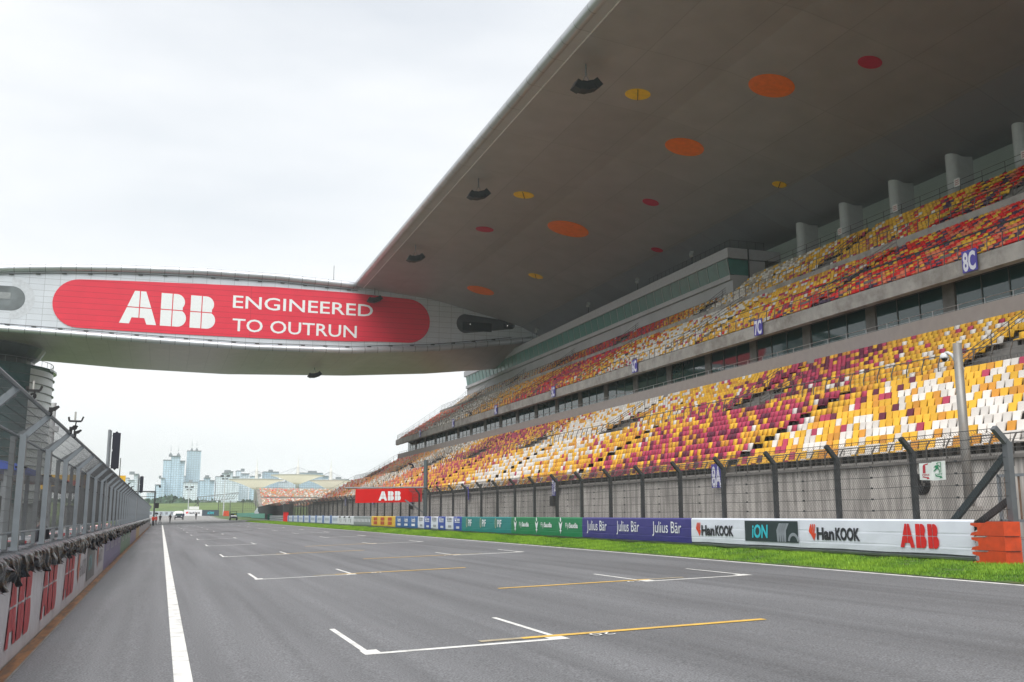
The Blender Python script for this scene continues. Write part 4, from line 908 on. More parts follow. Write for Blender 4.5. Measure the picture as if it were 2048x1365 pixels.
fit_text(b, fr, 'EXIT', x-.03, .105, .045, .26, z=.016, bold=.02); put_poly(b, fr, [(x-.03, .08), (x+.14, .05), (x+.12, .025), (x+.23, .03), (x+.18, .095), (x+.16, .075), (x-.01, .105)], .016); b.build('green_print', mat('print_green', (.02, .22, .10), .5), T)
# cable reel on wall behind
def torus(b, c, R1, r, nrm, n=18, m_=8):
    c = Vector(c); nrm = Vector(nrm).normalized(); a = nrm.orthogonal().normalized(); d = nrm.cross(a); vs = []
    for i in range(n):
        t_ = 2*math.pi*i/n; e_ = a*math.cos(t_)+d*math.sin(t_)
        for j in range(m_): p_ = 2*math.pi*j/m_; vs.append(c+e_*(R1+r*math.cos(p_))+nrm*r*math.sin(p_))
    b.add(vs, [(i*m_+j, ((i+1) % n)*m_+j, ((i+1) % n)*m_+(j+1) % m_, i*m_+(j+1) % m_) for i in range(n) for j in range(m_)])
CL = [(33.4, 3.1, 'coiled black cable hanging on the wall behind the nearest fence bay'), (73.3, 3.4, 'dark box speaker on the wall below the 7A banner')]
T = thing('cable_coil', CL[0][2], 'cable', (29.5, 33.4, 3.1)); b = MB()
for q in range(4): torus(b, (29.45, 33.4+q*.05, 3.1-q*.02), .22+q*.05, .07, (1, .15*q, .1))
b.build('coil', black, T, smooth=True); b = MB(); b.tube([(29.3, 33.2, 3.15), (29.1, 32.7, 3.1), (28.9, 32.5, 3.12)], .05, 6); b.build('cable_end', black, T)
for i, (y, lb) in enumerate(((74.6, 'dark wall box below the second wall banner'), (122.9, 'dark wall box below the fourth wall banner'))):
    b = MB(); b.box((29.2, y-.35, 2.5), (29.58, y+.35, 3.3)); b.bar((29.58, y, 2.9), (29.3, y, 3.5), .06); tag(b.build('wall_box', black, loc=(29.4, y, 2.9)), lb, 'box', 'wall boxes')
# CCTV pole
T = thing('camera_pole', 'thick grey pole with a white dome camera in front of the stand', 'camera pole', (27, 28.4, .9))
b = MB(); b.tube([(27, 28.4, .7), (27, 28.4, 7.95)], [.17, .155], 20); b.build('pole', mat('pole_grey', (.24, .235, .225), .45, .3, var=.12, scale=1.5, dirt=(.24, .20, .17), dscale=2), T, smooth=True)
b = MB(); b.box((26.7, 28.1, .7), (27.3, 28.7, 2.1)); b.build('plinth', concrete, T)
b = MB(); b.tube([(26.95, 28.5, 7.35), (26.92, 28.6, 7.55), (26.88, 28.75, 7.66), (26.86, 28.88, 7.66)], [.07, .06, .05, .05], 10); b.build('arm', mat('camera_white', (.62, .64, .66), .4), T, smooth=True)
b = MB(); b.lathe((26.86, 28.92, 7.48), [(.01, .19), (.09, .18), (.145, .11), (.155, .03), (.155, -.01), (.11, -.02)], 20); d_ = b.build('dome_camera', MATS['camera_white'], T, smooth=True)
b = MB(); b.lathe((26.86, 28.92, 7.48), [(.11, -.02), (.10, -.07), (.06, -.12), (.01, -.135)], 16); b.build('lens_dome', black, d_, root=T, smooth=True)
# steel gate by the wall, right edge
T = thing('steel_gate', 'small galvanised gate with rusty bars beside the front wall', 'gate', (28.5, 28, 1)); b = MB()
for yy in (25.6, 28.6): b.bar((28.6, yy, .8), (28.6, yy, 3.25), .1)
b.bar((28.6, 25.6, 3.2), (28.6, 28.6, 3.2), .1); b.bar((28.6, 25.6, 1.6), (28.6, 28.6, 1.6), .1); b.build('frame', steel, T)
b = MB()
for yy in np.arange(25.9, 28.5, .3): b.bar((28.6, yy, 1.6), (28.6, yy, 3.2), .05)
b.build('bars', mat('rusty_bars', (.20, .13, .09), .8, var=.4), T)
# ABB board on post
T = thing('sponsor_board', 'red board with a white ABB hung from a dark post arm over the grass', 'sign', (20.3, 80, 1))
b = MB(); b.tube([(20.3, 80, .6), (20.3, 80, 6.25)], [.18, .16], 14); b.build('post', mat('post_slate', (.10, .13, .14), .5, .3), T)
b = MB(); b.tube([(20.3, 80, 4.02), (13.7, 80, 3.93)], .07, 8); b.bar((20.3, 80, 1.9), (18.6, 80, 3.0), .12); b.build('arm', steel, T)
b = MB(); b.box((14.56, 79.95, 2.74), (20.0, 80.02, 3.84)); b.v = [(x, y, z+(x-14.56)*.02) for x, y, z in b.v]; b.build('board', mat('board_red', (.60, .006, .006), .4, var=.04), T)
b = MB(); abb(b, Frame((16.42, 79.93, 2.93), (1, 0, .02), (0, 0, 1), (0, -1, 0)), 0, 0, .74, .0, xs=.86); b.build('logo', wl, T)
# ------------------------------------------------------------------ PIT WALL (left)
WX = -1.75; WZ0 = -.06; WT = 1.27
PW = thing('pit_wall', 'low white concrete pit wall carrying printed advertising along the left', 'wall', (WX, 90, 0))
b = MB(); b.box((WX-.40, -20, -.3), (WX-.006, 190, WT)); b.build('wall_body', mat('pit_wall_concrete', (.45, .44, .44), .8), PW)
def wallad(y0, y1, m, label=None):
    b = MB(); n_ = max(2, int((y1-y0)/1.5)); ys = np.linspace(y0, y1, n_+1)
    b.add([(WX+.004*math.sin(y*2.3), y, z) for y in ys for z in (-.05, WT)], [(2*j, 2*j+2, 2*j+3, 2*j+1) for j in range(n_)]); o = b.build('printed_panel', m, PW)
    if label: o['label'] = label
adw = mat('wall_print_white', (.60, .58, .62), .5, var=.06, scale=.8, dirt=(.42, .38, .41), dscale=1.2)
wallad(-20, 28.3, adw, 'white panel with three red ABB marks')
wallad(28.31, 37.0, mat('wall_print_white_b', (.50, .49, .53), .5, var=.08, scale=.8)); 
wallad(37.01, 52, mat('wall_print_blue', (.20, .18, .33), .5, var=.1)); wallad(52.01, 68, mat('wall_print_green', (.14, .27, .18), .5, var=.1)); wallad(68.01, 84, mat('wall_print_violet', (.27, .24, .36), .5, var=.1))
wallad(84.01, 96, mat('wall_print_yellow', (.50, .36, .14), .5, var=.1)); wallad(96.01, 190, mat('wall_print_pale', (.45, .43, .46), .5, var=.1))
wf = Frame((WX+.012, 0, 0), (0, 1, 0), (0, 0, 1), (1, 0, 0))
b = MB()
for y in (14.15, 18.05, 22.0): abb(b, wf, y, .14, .98, .004, xs=.86)
b.build('red_logo', mat('faded_red', (.46, .035, .05), .5, var=.1), PW)
b = MB(); put_poly(b, wf, [(25.3, .55), (25.75, .2), (26.05, .9), (25.5, .9)], .004); put_poly(b, wf, [(32.9, .55), (33.4, .2), (33.6, .9), (33.0, .9)], .004); b.build('orange_emblem', mat('faded_orange', (.50, .12, .07), .5), PW)
b = MB(); fit_text(b, wf, 'HanKOOK', 26.0, .35, .40, 2.2, z=.005); fit_text(b, wf, 'HanKOOK', 33.6, .35, .40, 2.2, z=.005); b.build('grey_lettering', mat('faded_black', (.17, .16, .18), .5), PW)
b = MB(); put_poly(b, wf, [(28.6, .1), (31.8, .1), (31.8, 1.0), (28.6, 1.0)], .003); b.build('dark_field', mat('faded_dark', (.15, .15, .155), .5), PW)
b = MB(); fit_text(b, wf, 'iON', 29.2, .35, .4, 1.3, z=.007, bold=.02); b.build('cyan_lettering', mat('faded_cyan', (.18, .38, .42), .5), PW)
b = MB()
for k in range(4): fit_text(b, wf, 'Julius Bär', 38+k*3.5, .55, .35, 2.4, z=.005)
for k in range(3): fit_text(b, wf, 'FlySaudia', 53+k*5, .5, .3, 3, z=.005)
b.build('pale_lettering', mat('faded_white', (.5, .5, .54), .5), PW)
# black plastic sheeting over the top of the wall
FILM = mat('black_film', (.007, .007, .009), .22, var=.2, scale=9, spec=.45, bump=.6); FILM.node_tree.nodes['Principled BSDF'].inputs['Specular Tint'].default_value = (.75, .86, 1, 1)
def sheetmesh():
    y = 2.0; ys = []
    while y < 186: ys.append(y); y += .028 if y < 40 else (.06 if y < 80 else .12)
    ys = np.array(ys); n_ = len(ys)
    def fn(seed, f): r2 = np.random.default_rng(seed); ph = r2.random(12)*6.28; fr_ = f*(.6+1.1*r2.random(12)); return sum(np.sin(ys*fr_[i]+ph[i]) for i in range(12))/3.5
    A = fn(1, 9); B = fn(2, 19); D = fn(3, 1.4); E_ = fn(4, 5); G_ = fn(5, 13); H_ = fn(6, 4)
    hang = .31+.09*D+.05*H_+.03*G_; hang[(ys > 30)] += .04
    prof = [(-.46, -.18), (-.45, .03), (-.30, .045), (-.15, .04), (-.02, .045)]
    V = []
    for (dx, dz) in prof: V.append(np.stack([WX+dx+0*ys, ys, WT+dz+.006*B+.008*A], 1))
    m_ = 9
    for j in range(m_):
        t_ = (j+1)/m_; amp = .012+.055*t_
        V.append(np.stack([WX+.06+amp*(.6*A+.3*B+.6*(G_*math.cos(5*t_)+H_*math.sin(7*t_)))+.02*t_, ys+.03*t_*E_, WT+.03-hang*t_**.9], 1))
    K = len(V); v = np.stack(V, 1).reshape(-1, 3)
    i = np.arange(n_-1)[:, None]; j = np.arange(K-1)[None]; f = np.stack([i*K+j, (i+1)*K+j, (i+1)*K+j+1, i*K+j+1], 2).reshape(-1, 4)
    o = mesh_np('plastic_sheeting', v, f, None, FILM, None, 'crinkled shiny black plastic sheeting draped over the top of the pit wall', 'plastic sheeting')
    o.data.polygons.foreach_set('use_smooth', [True]*len(o.data.polygons))
sheetmesh()
# ------------------------------------------------------------------ PIT FENCE
PF = thing('pit_fence', 'tall galvanised mesh fence leaning over the track from the pit wall', 'fence', (-1.9, 90, WT))
fgal = mat('fence_galvanised', (.20, .225, .25), .45, .35, var=.12, scale=3)
PX = -1.90; AX, AZ = -1.59, 3.20; BZ2 = 2.92
po = None
for k in range(-3, 52):
    y = 15.62+3.39*k
    if y > 186: break
    if po is None:
        b = MB(); b.bar((PX, y, 1.3), (PX, y, BZ2), .085, .13, up=(0, 1, 0)); b.bar((PX+.01, y, BZ2-.03), (AX, y, AZ), .075, .085, up=(0, 1, 0)); b.box((PX-.06, y-.07, 1.3), (PX+.05, y+.07, 1.34)); po = b.build('post', fgal, PF)
        b = MB(); b.bar((PX-.17, y+.3, 1.3), (PX-.17, y+.3, BZ2), .07, .09, up=(0, 1, 0)); b.bar((PX-.16, y+.3, BZ2-.03), (AX-.06, y+.3, AZ-.03), .06, .07, up=(0, 1, 0)); p2 = b.build('back_post', mat('fence_grey_dark', (.15, .165, .18), .5, .3), PF); fy = y
        b = MB(); b.box((PX-.07, y-.06, 2.45), (PX+.075, y+.06, 2.475)); stp = b.build('black_tie', black, po, root=PF)
    else:
        c = copy_child(po, PF, (0, y-fy, 0)); copy_child(p2, PF, (0, y-fy, 0))
        if y < 60: copy_child(stp, c, (0, 0, 0))
b = MB()
for (x, z, r_) in ((PX-.075, 1.55, .018), (PX-.075, BZ2-.02, .018), (AX-.01, AZ+.02, .028)):
    b.tube([(x, 4, z), (x, 187, z)], r_, 6)
b.build('rail', fgal, PF)
b = MB(); y = 5.0
while y < 187:
    d = .05 if y < 40 else (.075 if y < 80 else .15); r_ = .0019 if y < 30 else (.0024 if y < 80 else .005)
    b.wire((PX-.075, y, 1.55), (PX-.075, y, BZ2), r_); b.wire((PX-.075, y, BZ2), (AX-.02, y, AZ), r_); y += d
for i, z in enumerate(np.arange(1.55, BZ2, .155)):
    q = 5.0
    while q < 187:
        b.wire((PX-.085, q, z+rng.normal()*.004), (PX-.085, q+3.39, z+rng.normal()*.004), .003); q += 3.39
for t_ in (.25, .5, .75): b.wire((PX-.08+(AX-PX+.06)*t_, 5, BZ2+(AZ-BZ2)*t_+.01), (PX-.08+(AX-PX+.06)*t_, 187, BZ2+(AZ-BZ2)*t_+.01), .004)
b.build('wire_mesh', mat('mesh_zinc', (.085, .088, .092), .45, .4), PF)
# antennas and cameras clamped to the fence top
def antenna(y, lb, s=1.0, x=AX):
    T = thing('clamped_antenna', lb, 'antenna', (x, y, AZ), 'antennas clamped to the fence')
    b = MB(); b.tube([(x, y, AZ), (x+.02, y, AZ+.16*s)], .012, 6); b.bar((x-.09*s, y, AZ+.17*s), (x+.1*s, y, AZ+.17*s), .03); b.bar((x+.1*s, y, AZ+.17*s), (x+.13*s, y, AZ+.25*s), .025); b.bar((x-.09*s, y, AZ+.17*s), (x-.1*s, y, AZ+.24*s), .03)
    torus(b, (x-.0, y, AZ+.06), .03, .014, (0, 1, 0), 10, 6); b.build('bracket', black, T)
    b = MB(); b.tube([(x, y, AZ+.17*s), (x, y, AZ+.33*s)], .016*s, 8); b.build('aerial', mat('aerial_grey', (.4, .4, .38), .5), T)
antenna(13.6, 'black antenna bracket with a pale aerial, nearest on the fence top', .75); antenna(18.4, 'black antenna bracket reaching from the second fence arm', 1.0, AX+.12)
def camclamp(y, lb):
    T = thing('clamped_camera', lb, 'camera', (AX, y, AZ), 'small cameras clamped to the fence')
    b = MB(); b.bar((AX, y, AZ), (AX+.04, y, AZ+.09), .03); torus(b, (AX, y, AZ+.03), .03, .013, (0, 1, 0), 10, 6); b.build('clamp', black, T)
    b = MB(); b.prism([(-.05, 0), (.03, 0), (.09, .06), (.07, .08), (.0, .05), (-.05, .05)], lambda px, py, z: Vector((AX+.04+px, y+z-.02, AZ+.07+py)), .05); b.build('housing', black, T)
for y, lb in ((15.6, 'small black camera on the arm of the first tall fence post'), (19.0, 'small black camera on the arm of the second tall fence post'), (19.9, 'second small black camera just past the second fence arm'), (52, 'tiny black camera on the fence top below the first light panel'), (58, 'tiny black camera beyond the first light panel')): camclamp(y, lb)
# start light panels
PA = thing('start_signal', 'tall black light panel on a pole above the fence, the larger and nearer one', 'light panel', (-1.75, 36, 0), 'black light panels on poles')
b = MB(); b.tube([(-1.79, 36, 1.3), (-1.79, 36, 4.62)], .045, 10); b.tube([(-1.73, 36.05, 2.9), (-1.73, 36.05, 4.6)], .018, 6); b.build('pole', steel, PA)
b = MB(); b.box((-1.68, 35.96, 3.33), (-1.43, 36.06, 4.52)); b.prism([(-1.61, 4.52), (-1.50, 4.52), (-1.555, 4.58)], lambda x, z, h: Vector((x, 35.98+h, z)), .06); b.prism([(-1.61, 3.33), (-1.555, 3.27), (-1.50, 3.33)], lambda x, z, h: Vector((x, 35.98+h, z)), .06); hb = b.build('housing', mat('panel_navy_black', (.012, .014, .025), .4), PA)
b = MB()
for z in (3.42, 4.42): b.bar((-1.79, 36, z), (-1.66, 36, z), .02)
b.build('bracket', steel, PA); b = MB(); b.box((-1.675, 35.955, 3.9), (-1.655, 35.96, 3.96)); b.build('small_label', white, hb, root=PA)
copy_tree(PA, (-1.70, 80, .12), 'smaller black light panel on a pole, farther along the fence')
# gantry at fence end, marshal post and antennas
T = thing('fence_end_gate', 'dark square gate frame with a camera arm at the far end of the pit fence', 'gate', (-1.3, 190, 0))
b = MB(); b.bar((-1.2, 190, 0), (-1.2, 190, 5.9), .28); b.bar((-6.5, 190, 5.9), (-1.1, 190, 5.9), .2); b.bar((-6.5, 190, 5.0), (-1.2, 190, 5.0), .1); b.bar((-6.5, 190, 0), (-6.5, 190, 5.9), .2); b.build('frame', dksteel, T)
b = MB(); b.tube([(-1.2, 190, 5.9), (-1.2, 190, 6.8), (-.9, 190, 7.1), (-.5, 190, 7.0)], .06, 6); b.box((-.65, 189.8, 6.6), (-.3, 190.2, 7.0)); b.build('lamp_arm', dksteel, T)
b = MB(); b.box((-1.1, 189.6, 3.0), (-.45, 190.1, 3.9)); b.box((-1.0, 189.6, 1.9), (-.5, 190, 2.2)); b.build('equipment_box', black, T)
b = MB(); b.tube([(-5.0, 130, 0), (-5.0, 130, 8.6)], [.12, .05], 6); tag(b.build('thin_mast', dksteel, loc=(-5, 130, 0)), 'thin bare mast standing behind the far end of the pit fence', 'mast')
b = MB(); b.tube([(-5.93, 60, 0), (-5.93, 60, 7.9)], [.14, .14], 10); b.box((-6.05, 59.8, 6.3), (-5.6, 60.1, 6.6)); tag(b.build('antenna_mast', mat('mast_grey', (.42, .43, .45), .5), loc=(-5.93, 60, 0)), 'pale grey mast with small black boxes behind the near fence', 'mast')
# pit lane objects seen through the fence
def pitstand(y0, y1, lb, blue):
    T = thing('timing_stand', lb, 'timing stand', (-3.6, (y0+y1)/2, 0), 'timing stands behind the pit wall')
    b = MB(); 
    for yy in (y0, y1):
        for x in (-3.0, -4.2): b.bar((x, yy, 0), (x, yy, 2.75), .08)
    for z in (1.2, 2.75):
        b.bar((-3, y0, z), (-3, y1, z), .08); b.bar((-4.2, y0, z), (-4.2, y1, z), .08)
    b.build('frame', steel, T)
    b = MB(); b.box((-4.15, y0, 1.1), (-3.05, y1, 1.16)); b.box((-3.2, y0+.2, .05), (-3.1, y1-.2, 1.1)); b.build('deck', mat('stand_grey', (.25, .26, .28), .6), T)
    b = MB(); b.prism([(-4.4, 2.78), (-2.8, 2.7), (-2.8, 2.82), (-3.6, 3.0), (-4.4, 2.9)], lambda x, z, h: Vector((x, y0-.1+h, z)), y1-y0+.2); b.build('canopy', mat('canopy_%d' % blue, (.03, .08, .42) if blue else (.07, .07, .08), .5), T)
    b = MB()
    for q in range(3): b = MB(); yy = y0+.3+q*(y1-y0-.6)/3; b.box((-3.35, yy, 1.75), (-3.25, yy+.55, 2.2)); b.build('screen', black, T)
pitstand(22.5, 26, 'grey timing stand with a blue canopy behind the nearest fence posts', 1)
pitstand(31, 35, 'grey timing stand with a dark canopy behind the fence', 0)
pitstand(44, 49, 'third timing stand with a dark canopy farther behind the fence', 0)
rw = bpy.data.materials.new('red_white_kerb'); rw.use_nodes = True; t = rw.node_tree; ck = t.nodes.new('ShaderNodeTexChecker'); ck.inputs['Scale'].default_value = 1.0; ck.inputs[1].default_value = (.62, .03, .05, 1); ck.inputs[2].default_value = (.7, .7, .7, 1)
tcn = t.nodes.new('ShaderNodeTexCoord'); mpn = t.nodes.new('ShaderNodeMapping'); mpn.inputs['Scale'].default_value = (.001, 1.0, .001); mpn.inputs['Location'].default_value = (.5, .1, .5); t.links.new(tcn.outputs['Object'], mpn.inputs[0]); t.links.new(mpn.outputs[0], ck.inputs[0]); t.links.new(ck.outputs[0], t.nodes['Principled BSDF'].inputs['Base Color'])
b = MB(); b.box((-5.2, 14, 0), (-4.7, 110, .95)); tag(b.build('water_barrier', rw, loc=(-5, 60, 0)), 'red and white striped low barrier seen behind the fence foot', 'barrier')
for k, (x, y, wd, h_, c, lb) in enumerate([(-9, 20, 3, 3.4, (.13, .10, .09), 'brown cabinet block standing deep behind the first fence panel'), (-8.5, 70, 5, 2.4, (.10, .11, .12), 'dark low equipment row behind the middle of the fence'), (-8.0, 110, 5, 2.6, (.2, .2, .21), 'grey low cabin behind the far part of the fence')]):
    T = thing('equipment_cabin', lb, 'cabin', (x, y, 0)); b = MB(); b.box((x-1.5, y, 0), (x+1, y+wd, h_)); b.build('walls', mat('cabin%d' % k, c, .7, var=.2), T)
    b = MB(); b.box((x-1.6, y-.1, h_), (x+1.1, y+wd+.1, h_+.12)); b.build('roof', dksteel, T); b = MB(); b.box((x+1.0, y+.3, .9), (x+1.04, y+wd-.4, h_-.5)); b.build('window', GL, T)
T = thing('pit_gantry', 'yellow gantry board with a red band over the pit exit', 'gantry', (-8.4, 130, 0))
b = MB(); b.box((-13.6, 130, 4.8), (-4.3, 130.4, 6.5)); b.build('board', mat('gantry_yellow', (.72, .42, .02), .5), T); b = MB(); b.box((-13.2, 129.95, 5.3), (-8.2, 129.99, 5.85)); b.build('red_band', redl, T)
b = MB(); b.bar((-13.4, 130.2, 0), (-13.4, 130.2, 4.8), .3); b.bar((-8.6, 130.2, 0), (-8.6, 130.2, 4.8), .2); b.build('post', dksteel, T)
# ------------------------------------------------------------------ PEOPLE
def person(name, label, loc, h, rz, top, bot, pose='stand', hair=(.02, .015, .012), cam_=False, group=None):
    s = h/1.75; J = {}; 
    if pose == 'walk': A = [(.0, .0, .92), (.0, .02, 1.18), (0, .02, 1.42), (0, .03, 1.52), (0, .04, 1.66)]; LG = [((.09, .02, .88), (.10, .20, .50), (.10, .26, .08), (.10, .38, .03)), ((-.09, 0, .88), (-.10, -.06, .49), (-.10, -.30, .12), (-.10, -.20, .04))]; AR = [((.19, .02, 1.40), (.24, -.16, 1.14), (.22, -.06, .92)), ((-.19, .02, 1.40), (-.24, .14, 1.14), (-.22, .30, 1.0))]
    elif pose == 'crouch': A = [(.0, .0, .55), (.0, .18, .78), (0, .34, .98), (0, .40, 1.06), (0, .46, 1.18)]; LG = [((.12, .02, .52), (.16, .40, .55), (.15, .25, .10), (.15, .40, .04)), ((-.12, 0, .52), (-.16, .38, .42), (-.15, .02, .10), (-.15, .14, .04))]; AR = [((.19, .34, .96), (.25, .55, .80), (.08, .72, 1.06)), ((-.19, .34, .96), (-.25, .55, .80), (-.05, .74, 1.06))]
    else: A = [(.0, .0, .92), (.0, .01, 1.18), (0, .01, 1.42), (0, .015, 1.52), (0, .03, 1.66)]; LG = [((.09, 0, .88), (.10, .03, .49), (.11, 0, .08), (.12, .13, .03)), ((-.09, 0, .88), (-.10, .02, .49), (-.12, -.01, .08), (-.13, .12, .03))]; AR = [((.19, .01, 1.40), (.25, .0, 1.13), (.21, .12, .93)), ((-.19, .01, 1.40), (-.25, -.02, 1.13), (-.23, .06, .89))]
    V = list(A); Rr = [.15, .135, .16, .055, .095]; Ed = [(0, 1), (1, 2), (2, 3), (3, 4)]
    for ch, rs, root in ((LG[0], (.085, .06, .042, .035), 0), (LG[1], (.085, .06, .042, .035), 0), (AR[0], (.06, .045, .035), 2), (AR[1], (.06, .045, .035), 2)):
        last = root
        for p_, r_ in zip(ch, rs): V.append(p_); Rr.append(r_); Ed.append((last, len(V)-1)); last = len(V)-1
    me = bpy.data.meshes.new('tmp'); me.from_pydata([(a*s, c*s, e*s) for a, c, e in V], Ed, []); ob = bpy.data.objects.new('tmp', me); COL.objects.link(ob)
    md = ob.modifiers.new('s', 'SKIN'); 
    for i, sv_ in enumerate(me.skin_vertices[0].data): sv_.radius = (Rr[i]*s*(1.15 if i < 3 else 1), Rr[i]*s*(.72 if i < 3 else 1)); sv_.use_root = (i == 0)
    ob.modifiers.new('u', 'SUBSURF').levels = 1
    dg = bpy.context.evaluated_depsgraph_get(); m2 = bpy.data.meshes.new_from_object(ob.evaluated_get(dg)); bpy.data.objects.remove(ob); m2.name = name
    for q in (mat('skin_tone', (.42, .24, .17), .6), mat('cloth_%s' % str(top), top, .85), mat('cloth_%s' % str(bot), bot, .85)): m2.materials.append(q)
    hipz, neck = A[0][2]*s, Vector(A[3])*s; hands = [Vector(AR[0][2])*s, Vector(AR[1][2])*s]
    for p_ in m2.polygons:
        c = p_.center; p_.material_index = 0 if (c-Vector(A[4])*s).length < .15*s or min((c-q).length for q in hands) < .06*s else (1 if c.z > hipz and (pose != 'crouch' or c.z > .62*s) else 2); p_.use_smooth = True
    o = bpy.data.objects.new(name, m2); COL.objects.link(o); o.location = loc; o.rotation_euler = (0, 0, rz); ORG[o.name] = Vector((0, 0, 0)); tag(o, label, 'person', group)
    hd = Vector(A[4])*s; b = MB(); b.lathe((hd.x, hd.y-.012*s, hd.z), [(.105*s, .0), (.108*s, .05*s), (.085*s, .10*s), (.01, .125*s)], 12); hr = b.build('hair', mat('hair_%s' % str(hair), hair, .8), o)
    if cam_: 
        b = MB(); b.box((-.07*s, .60*s, 1.02*s), (.07*s, .72*s, 1.14*s)); b.tube([(0, .72*s, 1.08*s), (0, 1.05*s, 1.08*s)], [.05*s, .07*s], 10); b.v = b.v; c = b.build('camera', black); c.location = loc; c.rotation_euler = (0, 0, rz); tag(c, 'long black camera lens held by '+label[:label.index(' ', 12)] if False else 'long camera held by the '+('upper' if loc[2] > 15 else 'lower')+' crouching photographer in the stand', 'camera')
    return o
def feet(x, y): return (x, y, gz(x, y)+.02)
dk = (.02, .022, .03)
person('person', 'person in black walking left of the white line, red top marshal nearby', feet(-.1, 205), 1.8, R(160), dk, dk, 'walk')
person('person', 'person in dark clothes walking just right of the white line', feet(1.75, 212), 1.8, R(10), (.05, .03, .03), dk, 'walk')
person('person', 'person in dark blue standing in front of the white truck', feet(5.2, 262), 1.8, R(190), (.03, .04, .09), dk)
person('person', 'person in black standing right of the white truck', feet(8.2, 262), 1.8, R(200), dk, dk)
person('person', 'marshal in a red orange jacket beside the fence end', feet(-1.25, 186), 1.75, R(200), (.62, .05, .02), dk)
person('person', 'marshal in a red jacket turned away behind the other marshal', feet(-.8, 192), 1.75, R(150), (.55, .04, .03), dk)
person('person', 'marshal in bright orange standing on the pit wall end', (-2.6, 186, 1.35), 1.7, R(200), (.7, .12, .02), dk)
person('person', 'photographer in black crouching in the upper tier with a camera', (49.0, 161.9, 18.0), 1.8, R(85), dk, dk, 'crouch', cam_=True)
person('person', 'photographer in dark blue crouching on the lower tier walkway', (38.8, 161, 9.0), 1.85, R(110), (.012, .02, .06), (.01, .02, .07), 'crouch', cam_=True)
person('person', 'person in blue behind the nearest pit fence panel', (-2.9, 17.6, .0), 1.8, R(90), (.04, .07, .35), dk)
person('person', 'person in black behind the fence near the fifth post', (-3.0, 30, .0), 1.8, R(60), dk, dk)
# ------------------------------------------------------------------ VEHICLES (far)
def wheel(T, x, y, z, r, wd=.22):
    b = MB(); torus(b, (x, y, z), r*.72, r*.28, (1, 0, 0), 16, 8); t_ = b.build('tyre', black, T); b = MB(); b.tube([(x-wd/2, y, z), (x+wd/2, y, z)], r*.5, 12); b.build('rim', steel, t_, root=T)
ux, uy = 15.2, 232.0; uz = gz(ux, uy)+.02
T = thing('utility_buggy', 'small open utility buggy with a pale bonnet parked at the track edge', 'buggy', (ux, uy, uz))
b = MB(); b.prism([(-1.4, .45), (1.3, .45), (1.3, .8), (.4, .95), (.2, 1.05), (-1.4, 1.0)], lambda y, z, h: Vector((ux-.75+h, uy-y, uz+z)), 1.5); b.build('body', mat('buggy_dark', (.03, .035, .07), .4), T)
b = MB(); b.prism([(.25, .96), (1.42, .78), (1.42, .9), (.3, 1.12)], lambda y, z, h: Vector((ux-.6+h, uy-y, uz+z)), 1.2); b.build('bonnet', white, T)
b = MB()
for sx in (-.7, .7):
    b.tube([(ux+sx, uy-.3, uz+1.0), (ux+sx, uy+.1, uz+1.9), (ux+sx, uy+1.2, uz+1.9), (ux+sx, uy+1.35, uz+1.0)], .035, 6)
b.build('roll_cage', black, T); b = MB(); b.box((ux-.75, uy-.0, uz+1.9), (ux+.75, uy+1.3, uz+1.96)); b.build('roof', dksteel, T)
b = MB(); b.box((ux-.6, uy+.5, uz+.9), (ux+.6, uy+.7, uz+1.5)); b.build('seat', black, T)
for sx in (-.72, .72):
    for sy in (-.95, 1.0): wheel(T, ux+sx, uy+sy, uz+.36, .36)
for sx in (-.45, .45): b = MB(); b.box((ux+sx-.1, uy-1.45, uz+.72), (ux+sx+.1, uy-1.41, uz+.84)); b.build('headlight', wht, T)
person('person', 'driver in a yellow vest sitting in the utility buggy', (ux+.35, uy+.25, uz+.45), 1.45, R(180), (.6, .7, .05), dk, 'crouch')
vx, vy = 4.3, 272.0; vz = gz(vx, vy)+.02
T = thing('covered_truck', 'dark pickup truck with a rounded white cover standing on the track', 'truck', (vx, vy, vz))
b = MB(); b.prism([(-2.4, .45), (2.3, .45), (2.35, .95), (1.3, 1.1), (.9, 1.15), (-2.4, 1.1)], lambda y, z, h: Vector((vx-.95+h, vy-y, vz+z)), 1.9); b.build('body', mat('truck_dark', (.03, .035, .05), .35), T)
b = MB(); b.lathe((vx, vy+.4, vz+1.1), [(1.45, 0), (1.4, .5), (1.15, .85), (.6, 1.05), (.01, 1.1)], 16); b.build('cover', white, T, smooth=True)
b = MB(); b.box((vx-.8, vy-1.35, vz+1.1), (vx+.8, vy-1.3, vz+1.55)); b.build('windscreen', GL, T)
for sx in (-.9, .9):
    for sy in (-1.5, 1.5): wheel(T, vx+sx, vy+sy, vz+.38, .38)
for sx in (-.65, .65): b = MB(); b.box((vx+sx-.16, vy-2.4, vz+.75), (vx+sx+.16, vy-2.35, vz+.9)); b.build('headlight', wht, T)
